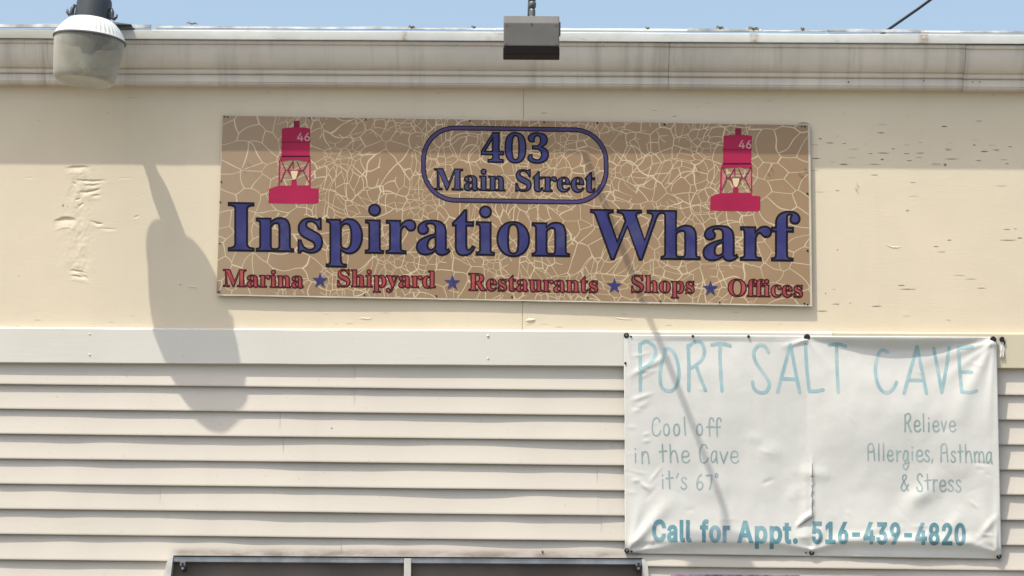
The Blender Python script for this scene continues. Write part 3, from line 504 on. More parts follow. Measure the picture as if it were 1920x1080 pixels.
NXp, NZp = 264, 246
rows = []
for j in range(NZp + 1):
    z = pza + (pzb - pza) * j / NZp
    py = 575 - 270 * j / NZp
    rows.append([(pxa + (pxb - pxa) * i / NXp, -(hollow(40 + 290 * i / NXp, py) if 0 < i < NXp and 0 < j < NZp else 0), z) for i in range(NXp + 1)])
wl.grid(rows, 0, True)
for a in ((352, 538, 372, 541, 1, 2, .003), (700, 598, 672, 597, 0, 2, .002), (985, 601, 1005, 600, 0, 4, .005), (1140, 592, 1190, 600, -2, 2, .0015), (1660, 458, 1690, 462, -4, 2, .002)):
    lip(wl, seg(*a[:5]), a[5], a[6])
def chip(mb, x, y, w, h, mi, pr=.0006):
    n = 7; h *= .8
    top = [at(x - w / 2 + w * i / (n - 1), y - h / 2 * math.sin(math.pi * i / (n - 1)) * random.uniform(.6, 1.3), pr) for i in range(n)]
    bot = [at(x - w / 2 + w * i / (n - 1), y + h / 2 * math.sin(math.pi * i / (n - 1)) * random.uniform(.6, 1.3), pr) for i in range(1, n - 1)]
    mb.face(top + list(reversed(bot)), mi)
# checks in the paint: the larger ones where the photo has them
for (x, y, w, h) in ((1771, 237, 12, 3), (1652, 249, 16, 2), (1835, 227, 14, 1.6), (1538, 260, 7, 2.2), (1556, 268, 16, 2), (1583, 269, 8, 1.6), (1657, 287, 24, 2.2), (1725, 287, 16, 1.8),
                     (1675, 279, 9, 1.8), (1779, 281, 14, 1.8), (1846, 284, 16, 2.6), (1868, 281, 14, 2.2), (1894, 275, 10, 2), (1827, 272, 6, 2.6), (1784, 298, 26, 2.0), (1530, 297, 18, 2), (1582, 308, 18, 2.8),
                     (1654, 299, 7, 4), (1772, 309, 7, 6), (1835, 301, 12, 1.6), (1888, 307, 8, 2), (1700, 288, 12, 1.6), (1640, 308, 22, 1.4), (1570, 255, 3, 2), (1632, 288, 10, 1.4), (1705, 301, 12, 1.6),
                     (1755, 309, 22, 1.4), (1640, 328, 16, 1.6), (1570, 357, 8, 1.6), (1712, 342, 14, 1.2), (1888, 430, 14, 1.6), (1904, 429, 6, 1.6), (1890, 450, 34, 1.8), (1912, 446, 12, 2), (1780, 450, 9, 2),
                     (1690, 535, 14, 2), (1702, 542, 34, 1.6), (1566, 570, 14, 1.4), (1571, 570, 4, 3), (1644, 574, 22, 1.8), (1541, 583, 22, 1.8), (1570, 468, 3.4, 3.4), (1548, 550, 3, 3), (1594, 568, 4, 2), (1701, 395, 5, 2.4),
                     (1840, 540, 20, 1.4), (1820, 523, 24, 1.0), (1755, 462, 12, 1.6), (118, 385, 3, 7), (127, 387, 2, 2), (338, 534, 3, 3), (36, 517, 3, 1.6), (33, 613, 4, 2), (256, 615, 14, 1.8), (1132, 620, 12, 1.6),
                     (822, 175, 4, 1.4), (1020, 212, 14, 1.4), (1265, 218, 10, 1.4), (72, 226, 3, 1.6), (1862, 178, 3, 1.6)):
    chip(wl, x, y, w, h, 1)
for _ in range(20):
    x, y = random.uniform(1525, 1920), random.gauss(280, 30)
    if 190 < y < 420: chip(wl, x, y, random.uniform(5, 22), random.uniform(.6, 1.4), 2)
for _ in range(9):
    x, y = random.uniform(1525, 1920), random.uniform(330, 610)
    chip(wl, x, y, random.uniform(6, 26), random.uniform(.6, 1.3), 2)
for _ in range(26):
    x, y = random.uniform(20, 1500), random.choice((random.uniform(170, 212), random.uniform(585, 614)))
    chip(wl, x, y, random.uniform(4, 18), random.uniform(.5, 1.1), 2)
M['check'] = simple('shallow_paint_check', (0.36, 0.325, 0.245), 0.8)
# bare patch where paint flaked off beside the sign's top-right corner
chip(wl, 1506, 231, 22, 5, 2); chip(wl, 1512, 236, 10, 3, 1)
wl.build('upper_wall', [M['wall'], M['wood'], M['check']], bld)

# trim boards
def trim(x0, x1, mat, dy=0.0):
    mb = MB()
    z1, z0 = zc(622.5), zc(687)
    p = 0.031
    prof = [(-.02, z1 + .0095), (0.0006, z1 + .009), (.004, z1 + .0075), (p - .003, z1 + .001), (p, z1 - .003), (p, z0 + .002), (p - .002, z0), (-.02, z0)]
    N = 120
    rows = []
    for (pp, z) in prof:
        rows.append([(x0 + (x1 - x0) * i / N, -(pp + (.0012 * nz(x0 + i * .13, 3.1, z * 2) if pp > .02 else 0)), z + .0009 * nz(i * .4, 9, z)) for i in range(N + 1)])
    mb.grid(rows, 0, True)
    for r_ in (0, N):
        mb.face([row[r_] for row in rows], 0)
    return mb
xm = at(1560, 650).x
t1 = trim(-XE, xm, None)
def pimple(mb, px, py, r, p, mi=0):
    c = at(px, py, p)
    k = r * .0022
    rows = [[c + Vector((k * math.cos(a) * q, -k * .7 * w, k * math.sin(a) * q)) for a in [i * math.pi / 5 for i in range(10)]] for q, w in ((1, 0), (.8, .5), (.35, .9), (.01, 1))]
    mb.grid(rows, mi, True, True)
for q in ((168, 626, 2), (168, 665, 2.2), (915, 630, 3), (915, 672, 2)): pimple(t1, q[0], q[1], q[2], .031)
t1.build('trim_board', M['white_trim'], bld, 30)
t2 = trim(xm + .002, XE, None).build('trim_board', M['cream_trim'], bld, 30)
t2['label'] = 'cream painted end of the trim board'

# siding courses
TILT = -0.0054
EX = zc(731.6) - zc(778.1)
joints = {0: [665], 1: [665, 1820], 2: [525], 3: [531], 4: [1120], 5: [1121, 300], 6: [1128], 7: [640], 8: [420, 1300]}
sd = MB()
xs = [-XE + i * .15 for i in range(int((XE - 2.4) / .15) + 1)] + [-2.38 + i * .02 for i in range(239)] + [2.4 + i * .15 for i in range(int((XE - 2.4) / .15) + 2)]
for k in range(36):
    z0 = zc(731.6) - EX * k
    if z0 < .02: break
    jx = [at(q, 731 + 46.5 * k).x for q in joints.get(k, [random.uniform(-900, -300)])]
    brk = sorted(set(jx))
    for si in range(len(brk) + 1):
        lo = -XE if si == 0 else brk[si - 1]
        hi = XE if si == len(brk) else brk[si]
        xx = [lo] + [x for x in xs if lo + .004 < x < hi - .004] + [hi]
        off = .0008 if si % 2 == 1 else 0.0
        rows = [[], [], [], [], [], [], []]
        for x in xx:
            zz = z0 + TILT * x + .0011 * nz(x * 1.3, k * 3.7)
            w = .0030 * nz(x * 1.9, k * 2.3, 4) + .0016 * nz(x * 5.1, k * 5.9, 1) + .0012 * max(0, nz(x * 3.1, k * 7.7, 8))
            w *= .75 + .2 * min(k, 6)
            w = max(-.0045, min(.0045, w))
            pb = .0198 + off + w
            pt = .0010 + off * .8 + .3 * w
            top = zz + EX + .028
            rows[0].append((x, -pt, top))
            rows[1].append((x, -(pt * .55 + pb * .45 + .0004), zz + EX * .55))
            pm = pt * .55 + pb * .45 + .0004
            k_ = (pb - pm) / (EX * .55 - .003)
            rows[2].append((x, -(pb - k_ * .006), zz + .009))
            rows[3].append((x, -pb, zz + .003))
            rows[4].append((x, -(pb - .0006), zz + .0008))
            rows[5].append((x, -(pb - .003), zz))
            rows[6].append((x, -(pb - .0042), zz + .012))
        sd.grid(rows[:4], 0, True)
        sd.grid(rows[3:], 0, False)
        sd.face([r[0] for r in rows], 0); sd.face([r[-1] for r in rows], 0)
for (x, y, r) in ((905, 770, 1.6), (1887, 735, 2.6), (622, 803, 1.5), (1143, 960, 1.4), (1017, 1034, 2.2)):
    pimple(sd, x, y, r, .014, 1)
sd.build('siding', [M['siding'], M['wood']], bld, 35)

# eaves moulding
PK = .80
def prof_rows(prof, x0, x1, dp=0.0, dz=0.0, step=.05, amp=.0006, sd_=0):
    n = max(2, int((x1 - x0) / step))
    return [[(x0 + (x1 - x0) * i / n, -(p * PK + dp + amp * nz(x0 + i * step * 1.5, py * .05, sd_)), zc(py, p * PK) + dz + amp * nz(x0 + i * step, 7 + sd_)) for i in range(n + 1)] for (p, py) in prof]
CP = [(-.02, 166), (.006, 165.5), (.030, 163.5), (.058, 161.5), (.066, 160), (.070, 157.5), (.0765, 156), (.0765, 143.6), (.072, 142.6), (.090, 141), (.096, 139.6), (.0985, 138), (.0985, 133.5), (.095, 132.3), (.104, 130.6),
      (.1195, 128.6), (.136, 124), (.1505, 117), (.163, 109), (.1735, 101), (.1805, 94), (.184, 89), (.1865, 87.6), (.181, 86.6), (.188, 85.4), (.193, 84), (.193, 79), (.185, 77.6), (.17, 77)]
cn = MB()
cuts = [-XE, at(1255, 110, .15).x, at(1811, 110, .15).x, XE]
for i in range(3):
    rows = prof_rows(CP, cuts[i] + .0008, cuts[i + 1] - .0008, (.0, .0012, -.0008)[i], (0, -.001, -.003)[i], sd_=i)
    cn.grid(rows, 0, True)
    cn.face([r[0] for r in rows]); cn.face([r[-1] for r in rows])
for (x, y, r) in ((1591, 154, 2.0), (1732, 151, 1.6), (1824, 154, 1.5), (1837, 154, 1.5), (856, 85, 2), (1131, 86, 1.4)): pimple(cn, x, y, r, .08 if y > 120 else .19, 1)
cn.build('eaves_moulding', [M['cornice'], M['wood']], bld, 28)

# drip edge with a bent upper flashing lip
dr = MB()
n = 560
def strip(prof, fz, fp, lo=-XE, hi=XE, n=n, mi=0):
    rows = []
    for j, (p, py) in enumerate(prof):
        rows.append([(lo + (hi - lo) * i / n, -(p * PK + fp(lo + (hi - lo) * i / n, j)), zc(py, p * PK) + fz(lo + (hi - lo) * i / n, j)) for i in range(n + 1)])
    dr.grid(rows, mi, True)
    dr.face([r[0] for r in rows], mi); dr.face([r[-1] for r in rows], mi)
strip([(.185, 77.2), (.205, 77.4), (.2135, 76.6), (.2145, 75), (.2115, 61), (.200, 59.8), (.186, 59.4)], lambda x, j: .0008 * nz(x * 1.2, j), lambda x, j: .0012 * nz(x * 2.0, 5) if j in (2, 3, 4) else 0)
segs = [(-XE, 280), (290, 640), (642, 768), (766, 930), (931, 1293), (1290, 1430), (1432, 1550), (1553, 1728), (1724, 1805), (1804, 3000)]
for i, (a, b) in enumerate(segs):
    lo = a if a < -3 else at(a, 55, .2).x
    hi = min(XE, at(b, 55, .2).x)
    top = (50.5, 52.5, 52, 53.2, 53, 52.2, 54, 51.6, 53.5, 53)[i]
    dpp = (.002, -.006, -.007, -.006, -.007, -.002, -.001, .0005, -.006, -.005)[i]
    strip([(.188, 57.2), (.204 + dpp, 56.9), (.207 + dpp, 56.0), (.204 + dpp, top + .6), (.198 + dpp, top), (.18, top - .6)],
          lambda x, j, i=i: (.0016 * nz(x * 6, i) + .0009 * nz(x * 25, i)) if j > 2 else .0008 * nz(x * 2, i), lambda x, j, i=i: .002 * nz(x * 5, i, 3) + .001 * nz(x * 17, i, 5), lo, hi, max(6, int((hi - lo) / .02)), 2 if i not in (4, 8) else 0)
# curled bits of torn flashing
for (x, y, w, h) in ((1000, 53, 10, 5), (1350, 52, 14, 5), (1505, 55, 8, 6), (1413, 54, 20, 6), (772, 51, 12, 5), (888, 51, 9, 4), (1214, 53, 8, 4), (360, 44, 20, 3)):
    c = at(x, y, .215)
    rows = [[c + Vector(((i / 6 - .5) * w * .0022, -.006 * math.sin(i), (q - .5) * h * .0022 + .003 * math.sin(i * 1.7))) for i in range(7)] for q in (0, 1)]
    dr.grid(rows, 1, True)
dr.build('drip_edge', [M['drip'], M['wood'], M['lip']], bld, 35)

# window under the siding, mostly below the picture
win_top = zc(1047.5, .06)
xl, xr = at(312, 1075, .06).x, at(1215, 1075, .06).x
H = 1.15
wb = MB()
wb.box(xl + .01, xr - .01, -.033, .0, win_top - H, win_top - .004)
win = wb.build('window', M['dark'], bld)
pn = MB()
for a, b in ((xl + .02, at(758, 1070, .05).x), (at(772, 1070, .05).x, xr - .02)):
    pn.box(a, b, -.038, -.0335, win_top - H + .03, win_top - .012, 0)
pn.build('pane', M['pane'], win)
fr = MB()
def bar(x0, x1, z0, z1, p0, p1, mi): fr.box(x0, x1, -p1, -p0, z0, z1, mi, .0015)
for i, (a, b) in enumerate(((xl + .028, at(757.5, 1050, .06).x), (at(757.7, 1050, .06).x, xr - .022))):
    bar(a, b, win_top - .022, win_top - .001, .0, .082, 0)
    bar(a, b, win_top + .0005, win_top + .0035, .0, .086, 2)  # thin dark strip along the top of the head rail
bar(xl, xr, win_top - H - .03, win_top - H, 0, .07, 0)
def stile(xt0, xt1, xb0, xb1, zt, c):
    z_b = win_top - .085
    prof = [(xt0 + c * .9, zt), (xt1, zt), (xt1 + (xb1 - xt1), z_b), (xb1, win_top - H), (xb0, win_top - H), (xb0, z_b), (xt0, zt - .020)] if c > 0 else \
           [(xt0, zt), (xt1 + c * .9, zt), (xt1, zt - .014), (xb1, z_b), (xb1, win_top - H), (xb0, win_top - H), (xb0, z_b)]
    f = [(x, -.090, z) for x, z in prof]; k = [(x, 0, z) for x, z in prof]
    nn = len(prof)
    fr.add(f + k, [tuple(range(nn)), tuple(range(2 * nn - 1, nn - 1, -1))] + [(i, (i + 1) % nn, nn + (i + 1) % nn, nn + i) for i in range(nn)], 1)
a = lambda px: at(px, 1060, .066).x
stile(a(314), a(325.5), a(308), a(321.5), win_top - .0015, .018)
stile(a(1203), a(1213.5), a(1204), a(1216.5), win_top - .0015, -.016)
fr.build('frame', [M['alu'], M['paleframe'], M['dark_brown']], win)
ml = MB()
ml.box(at(758, 1070, .06).x, at(771, 1070, .06).x, -.088, -.0, win_top - H, win_top - .004, 0, .002)
ml.build('mullion', M['paleframe'], win)
for (px, side) in ((343, 1), (1197, -1)):
    b = MB()
    c = at(px, 1056, .088)
    b.box(c.x - .011, c.x + .011, -.097, -.080, c.z - .013, c.z + .006, 0, .002)
    d = at(px, 1066, .092)
    b.tube([d + Vector((0, .03, 0)), d + Vector((0, -.012, 0))], .0125, 20, 1)
    b.tube([d + Vector((0, -.011, 0)), d + Vector((0, -.016, 0))], .005, 12, 2)
    b.tube([c + Vector((0, -.008, -.003)), c + Vector((0, -.014, -.003))], .004, 12, 1)
    b.build('bolt', [M['steel'], M['screw'], M['alu']], win)

# ------------------------------------------------------------------ lettering tools
def loops_of(g):
    out = []
    for s in g:
        q = list(map(int, s.split()))
        out.append([(q[i] / 1000, q[i + 1] / 1000) for i in range(0, len(q), 2)])
    return out
def area(l): return sum(l[i][0] * l[(i + 1) % len(l)][1] - l[(i + 1) % len(l)][0] * l[i][1] for i in range(len(l))) / 2
def inside(pt, l):
    c = False
    for i in range(len(l)):
        (x0, y0), (x1, y1) = l[i], l[i - 1]
        if (y0 > pt[1]) != (y1 > pt[1]) and pt[0] < (x1 - x0) * (pt[1] - y0) / (y1 - y0) + x0: c = not c
    return c
def grow(loops, off):
    """offset a filled outline (outer loops run counter-clockwise, holes clockwise, so outward is always to the right)"""
    res = []
    for l in loops:
        d = off
        n = len(l); o = []
        for k in range(n):
            a_, b_, c_ = Vector(l[k - 1]), Vector(l[k]), Vector(l[(k + 1) % n])
            e0, e1 = (b_ - a_).normalized(), (c_ - b_).normalized()
            n0, n1 = Vector((e0.y, -e0.x)), Vector((e1.y, -e1.x))
            h = n0 + n1
            if h.length < .2: h = n0
            h.normalize()
            q = b_ + h * d / max(.55, h.dot(n0))
            o.append((q.x, q.y))
        res.append(o)
    return res
def tess(loops):
    """fill outlines: constrained triangles whose winding number is positive (overlaps unite, inverted slivers drop out)"""
    fl, ed = [], []
    for l in loops:
        n0 = len(fl); fl += l
        ed += [(n0 + i, n0 + (i + 1) % len(l)) for i in range(len(l))]
    vs_, _, fs = delaunay_2d_cdt([Vector(p) for p in fl], ed, [], 0, 1e-6)[:3]
    V = np.array([(v.x, v.y) for v in vs_])
    F = np.array([f for f in fs])
    C = V[F].mean(axis=1)
    A = np.array([fl[i] for i, j in ed]); B = np.array([fl[j] for i, j in ed])
    keep = []
    for k, (cx, cy) in enumerate(C):
        up = (A[:, 1] <= cy) & (B[:, 1] > cy); dn = (A[:, 1] > cy) & (B[:, 1] <= cy)
        side = (B[:, 0] - A[:, 0]) * (cy - A[:, 1]) - (cx - A[:, 0]) * (B[:, 1] - A[:, 1])
        if int((up & (side > 0)).sum()) - int((dn & (side < 0)).sum()) > 0: keep.append(k)
    return [tuple(v) for v in V], [tuple(int(q) for q in F[k]) for k in keep]
def orient(loops):
    """outer loops counter-clockwise, holes clockwise"""
    big = max(loops, key=lambda l: abs(area(l)))
    return loops if area(big) > 0 else [list(reversed(l)) for l in loops]
def word(mb, text, glyphs, x0, x1, yb0, yb1, cap, put, off=0.0, mi=0, sub=None, lead=0.0):
    """set text between x0 and x1 (photo pixels) on a baseline yb0..yb1, cap pixels high; off in pixels thickens"""
    pen, items = 0.0, []
    for c in text:
        if c == ' ': pen += .25; continue
        adv, g_ = glyphs[c]
        lp = [[(x + pen, y) for x, y in l] for l in loops_of(g_)]
        items.append(lp); pen += adv / 1000 + lead
    mn = min(x for lp in items for l in lp for x, y in l); mx = max(x for lp in items for l in lp for x, y in l)
    ref = glyphs['I' if 'I' in glyphs else 'C'][1]
    ch = max(y for l in loops_of(ref) for x, y in l)
    sx, sy = (x1 - x0) / (mx - mn), cap / ch
    allp = []
    for lp in items:
        pxl = orient([[((x - mn) * sx, y * sy) for x, y in l] for l in lp])
        allp += grow(pxl, off) if off else pxl
    fl, tr = tess(allp)
    bm = bmesh.new()
    vs_ = [bm.verts.new((x, y, 0)) for x, y in fl]
    for t_ in tr: bm.faces.new([vs_[k] for k in t_])
    bmesh.ops.delete(bm, geom=[v for v in bm.verts if not v.link_faces], context='VERTS')
    if sub:
        for ax in (0, 1):
            q = min(v.co[ax] for v in bm.verts) + sub; hi = max(v.co[ax] for v in bm.verts)
            while q < hi:
                co, no = [0, 0, 0], [0, 0, 0]; co[ax] = q; no[ax] = 1
                bmesh.ops.bisect_plane(bm, geom=bm.verts[:] + bm.edges[:] + bm.faces[:], plane_co=co, plane_no=no); q += sub
    for v in bm.verts:
        X = x0 + v.co.x
        Y = yb0 + (yb1 - yb0) * v.co.x / max(1, x1 - x0) - v.co.y
        v.co = put(X, Y, 0)
    mb.bm(bm, mi)

# ------------------------------------------------------------------ brown sign
SC = [(417, 214.5), (1519, 232.5), (1523, 574.5), (405, 554)]
def sign_p(px, py):
    u, v = (px - 410) / 1110, (py - 220) / 340
    w = .5 + .5 * math.sin(u * 9.5 + .6) * (.4 + .6 * v)
    return .0165 + .0035 * w + .003 * sm(.62, .98, u) * v 
def on_sign(h):
    return lambda X, Y, k=0: at(X, Y, sign_p(X, Y) + h + .00012 * k)
def sq(u, v, inset=(0, 0, 0, 0)):
    l, t_, r_, b_ = inset
    (ax, ay), (bx, by), (cx, cy), (dx, dy) = SC
    ax += l; dx += l; bx -= r_; cx -= r_; ay += t_; by += t_; cy -= b_; dy -= b_
    x = (ax * (1 - u) + bx * u) * (1 - v) + (dx * (1 - u) + cx * u) * v
    y = (ay * (1 - u) + by * u) * (1 - v) + (dy * (1 - u) + cy * u) * v
    return x, y
base = at(964, 565, 0)
sign = thing('crackled_sign', 'wide brown crackled sign with blue serif lettering and two crimson buoys', 'sign', (base.x, 0, base.z))
NU, NV = 60, 16
def sheet_rows(h, inset, wob=0.0):
    rows = []
    for j in range(NV + 1):
        row = []
        for i in range(NU + 1):
            x, y = sq(i / NU, j / NV, inset)
            if wob and j == NV: y += wob * nz(i * .5)
            if wob and j == 0: y -= wob * nz(i * .6, 5)
            row.append(at(x, y, sign_p(x, y) + h))
        rows.append(row)
    return rows
bb = MB()
f_, k_ = sheet_rows(0, (0, 0, 0, 0), .7), sheet_rows(-.006, (0, 0, 0, 0), .7)
bb.grid(f_, 0, True); bb.grid(k_, 0, True)
for A, B in ((f_[0], k_[0]), (f_[-1], k_[-1]), ([r[0] for r in f_], [r[0] for r in k_]), ([r[-1] for r in f_], [r[-1] for r in k_])):
    bb.grid([A, B], 0, False)
bb.build('board', M['board'], sign, 40)
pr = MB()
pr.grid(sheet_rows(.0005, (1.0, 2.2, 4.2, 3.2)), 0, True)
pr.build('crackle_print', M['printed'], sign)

SG = SERIF_GLYPHS
H1, H2, H3 = .0012, .0022, .0030
def lettered(name, txt, x0, x1, yb0, yb1, cap, fill, line, w):
    o_ = MB(); word(o_, txt, SG, x0 + w * .6, x1 - w * .6, yb0 - w * .4, yb1 - w * .4, cap - w, on_sign(H1), w * .62)
    lo = o_.build(name, line, sign)
    f2 = MB(); word(f2, txt, SG, x0 + w * .6, x1 - w * .6, yb0 - w * .4, yb1 - w * .4, cap - w, on_sign(H2), -w * .38)
    f2.build('letter_fill', fill, lo)
lettered('lettering', 'Inspiration', 427, 1069, 470.5, 481.5, 92, M['blue'], M['black'], 3.9)
lettered('lettering', 'Wharf', 1106, 1501, 484.5, 490, 93, M['blue'], M['black'], 3.9)
lettered('lettering', '403', 901, 1029.5, 304.5, 306, 54.5, M['blue'], M['black'], 2.9)
lettered('lettering', 'Main', 813.5, 948, 356, 358.5, 41, M['navy'], M['black'], 2.7)
lettered('lettering', 'Street', 966, 1117, 358.5, 361, 41, M['navy'], M['black'], 2.7)
for a_ in (('Marina', 417.5, 570, 537.5, 540.5), ('Shipyard', 632, 817.5, 538.0, 540.5), ('Restaurants', 878, 1122, 545, 549.5), ('Shops', 1183, 1303, 548.5, 550.5), ('Offices', 1364, 1506, 555.8, 558)):
    lettered('lettering', *a_, 33.5, M['red'], M['darkred'], 2.5)
for (cx, cy) in ((600, 526), (848, 530), (1152, 536), (1332, 541)):
    st = MB()
    pts = []
    for i in range(10):
        r_ = 15.6 if i % 2 == 0 else 6.0
        an = math.pi / 2 + i * math.pi / 5 - R(1)
        pts.append((cx + r_ * math.cos(an), cy - r_ * math.sin(an)))
    fl, tr = tess(orient([pts]))
    put = on_sign(H2)
    st.add([put(x, y) for x, y in fl], tr)
    st.build('star', M['blue'], sign)
# rounded outline round the street number
def stadium(x0, y0, x1, y1, r_, n=14):
    pts = []
    for cx, cy, a0 in ((x1 - r_, y0 + r_, 90), (x1 - r_, y1 - r_, 0), (x0 + r_, y1 - r_, -90), (x0 + r_, y0 + r_, -180)):
        for i in range(n + 1):
            an = R(a0 - 90 * i / n)
            pts.append((cx + r_ * math.cos(an), cy - r_ * math.sin(an)))
    return pts
def shear(pts): return [(x, y + (x - 965) * .0150) for x, y in pts]
def ring(mb, o_pts, i_pts, put, mi=0):
    n_ = len(o_pts)
    mb.add([put(x, y) for x, y in o_pts] + [put(x, y) for x, y in i_pts], [(i, (i + 1) % n_, n_ + (i + 1) % n_, n_ + i) for i in range(n_)], mi)
rg = MB()
ring(rg, shear(stadium(789.5, 237, 1141, 381.5, 64)), shear(stadium(798.5, 246, 1132, 372.5, 56)), on_sign(H1))
ro = rg.build('rounded_border', M['black'], sign)
rg = MB()
ring(rg, shear(stadium(791.3, 238.8, 1139.2, 379.7, 62.3)), shear(stadium(796.7, 244.2, 1133.8, 374.3, 57.8)), on_sign(H2))
rg.build('border_fill', M['frameink'], ro)

def poly(mb, pts, put, mi=0):
    fl, tr = tess(orient([pts])); mb.add([put(x, y) for x, y in fl], tr, mi)
def stroke(mb, pts, w, put, mi=0):
    for i in range(len(pts) - 1):
        (xa, ya), (xb, yb) = pts[i], pts[i + 1]
        d = Vector((xb - xa, yb - ya)).normalized(); n_ = Vector((-d.y, d.x)) * w / 2
        e = d * w * .3
        mb.add([put(xa + n_.x - e.x, ya + n_.y - e.y, i % 2), put(xb + n_.x + e.x, yb + n_.y + e.y, i % 2), put(xb - n_.x + e.x, yb - n_.y + e.y, i % 2), put(xa - n_.x - e.x, ya - n_.y - e.y, i % 2)], [(0, 1, 2, 3)], mi)
def buoy(ox, oy, first):
    q = lambda X, Y: (ox + X / 6, oy + Y / 6)
    b = MB()
    P1, P2 = on_sign(H1), on_sign(H2)
    pg = lambda pts, mi=0, put=P1: poly(b, [q(*p) for p in pts], put, mi)
    pg([(425, 68), (490, 68), (492, 143), (422, 146)], 1)
    pg([(290, 158), (330, 148), (450, 141), (570, 147), (612, 158), (608, 308), (288, 308)], 0)
    pg([(288, 309), (608, 309), (603, 464), (285, 464)], 0)
    pg([(284, 300), (608, 300), (608, 312), (284, 312)], 1, P2)
    pg([(272, 470), (610, 470), (612, 478), (608, 515), (545, 520), (470, 505), (380, 505), (300, 520), (268, 515)], 0, P2)
    pg([(285, 461), (606, 461), (606, 473), (285, 473)], 2, on_sign(H3))
    pg([(258, 510), (276, 510), (268, 800), (250, 800)], 0)
    pg([(600, 510), (614, 510), (616, 800), (598, 800)], 0)
    pg([(276, 560), (310, 630), (272, 720)], 3, on_sign(.0008)); pg([(598, 550), (560, 630), (600, 720)], 3, on_sign(.0008))
    for pts in ([(283, 510), (330, 625), (275, 760)], [(600, 510), (530, 628), (596, 760)], [(412, 528), (355, 625), (430, 735), (505, 625), (462, 528)], [(330, 628), (528, 628)], [(417, 520), (417, 600)]):
        stroke(b, [q(*p) for p in pts], 1.9, P2, 1)
    pg([(392, 632), (470, 632), (466, 668), (450, 716), (430, 734), (408, 716), (396, 668)], 4, on_sign(.0026))
    pg([(400, 735), (456, 735), (462, 800), (395, 800)], 0)
    pg([(146, 834), (255, 798), (600, 794), (625, 826), (706, 834), (704, 985), (680, 1002), (430, 1000), (140, 995)], 0, on_sign(.0013))
    o = b.build('buoy_emblem', [M['crimson'], M['crimson_dark'], M['black'], M['pink'], M['lampink']], sign)
    w = MB()
    word(w, '46', SANS_GLYPHS, *q(464, 0)[:1], *q(604, 0)[:1], q(0, 293)[1], q(0, 297)[1], 15.0, on_sign(H3), .35)
    w.build('number', M['paleno'], o)
buoy(480, 215, True)
buoy(1308, 229, False)
sg_screws = [(421, 219), (427, 219.6), (581, 221.5), (686, 224.5), (881, 227), (1020, 229.5), (1120, 231), (1246, 233.5), (1503, 237), (1509, 237.5), (415, 341), (412, 456), (410, 547.5), (683, 553), (818, 555), (960, 557), (1102, 558.5), (1238, 564.5), (1349, 567), (1508, 569), (1514, 571), (1514, 363), (1514, 470), (413, 379)]
for (x, y) in sg_screws:
    s_ = MB(); c = at(x, y, sign_p(x, y)); r_ = random.uniform(.0032, .0046)
    s_.tube([c + Vector((0, .004, 0)), c + Vector((0, -.0018, 0)), c + Vector((0, -.0028, 0))], [r_, r_, r_ * .7], 10)
    s_.build('screw', M['screw'], sign)

# ------------------------------------------------------------------ vinyl banner
BC = [(1170, 627.5), (1868.5, 631.5), (1878, 1048), (1171.5, 1037.5)]
def ridge(X, Y, x0, y0, x1, y1, w, h, taper=True):
    dx, dy = x1 - x0, y1 - y0
    L = dx * dx + dy * dy
    t_ = ((X - x0) * dx + (Y - y0) * dy) / L
    tc = min(1, max(0, t_))
    d2 = (X - x0 - dx * tc) ** 2 + (Y - y0 - dy * tc) ** 2
    if d2 > 9 * w * w: return 0.0
    k = (1 - tc) ** .7 if taper else math.sin(math.pi * min(.97, max(.03, tc))) ** .5
    ww = w * (.45 + .9 * tc) if taper else w
    return h * k * math.exp(-d2 / (ww * ww))
RID = [(1181, 1028, 1268, 925, 13, .014), (1186, 1034, 1340, 1012, 9, .010), (1180, 1024, 1205, 930, 9, .006),
       (1861, 642, 1785, 800, 15, .010), (1855, 642, 1700, 688, 12, .008), (1864, 646, 1852, 820, 8, .006), (1858, 645, 1745, 730, 9, .005),
       (1176, 634, 1183, 722, 6, .007), (1513, 637, 1462, 652, 5, .008), (1516, 640, 1560, 700, 9, .004), (1871, 1038, 1826, 920, 13, .012), (1868, 1030, 1872, 900, 6, .005),
       (1864, 1034, 1780, 1010, 9, .007), (1524, 1032, 1620, 1002, 10, .010), (1520, 1030, 1440, 1018, 8, .009), (1526, 1028, 1560, 960, 10, .005)]
RID2 = [(1178, 706, 1250, 668, 6, .007), (1182, 752, 1222, 738, 4, .004), (1186, 775, 1215, 752, 5, .003), (1175, 800, 1190, 802, 4, .003), (1206, 828, 1218, 826, 3, .003),
        (1185, 902, 1200, 900, 4, .004), (1200, 903, 1218, 920, 4, .005), (1172, 922, 1190, 924, 4, .003), (1775, 880, 1695, 968, 22, .010), (1705, 935, 1745, 925, 14, .008),
        (1800, 960, 1770, 1015, 12, .006), (1838, 1005, 1868, 968, 6, .008), (1610, 1010, 1650, 990, 7, .006), (1660, 1012, 1690, 992, 7, .007), (1725, 1010, 1745, 1000, 6, .006),
        (1415, 850, 1470, 845, 16, .005), (1430, 825, 1400, 818, 10, .003), (1495, 885, 1560, 892, 12, .006), (1480, 940, 1500, 910, 12, .004), (1560, 700, 1680, 720, 26, .005), (1300, 930, 1370, 900, 26, .004),
        (1600, 820, 1680, 850, 30, .004), (1280, 700, 1380, 690, 24, .003), (1785, 800, 1810, 900, 18, .006)]
random.seed(23)
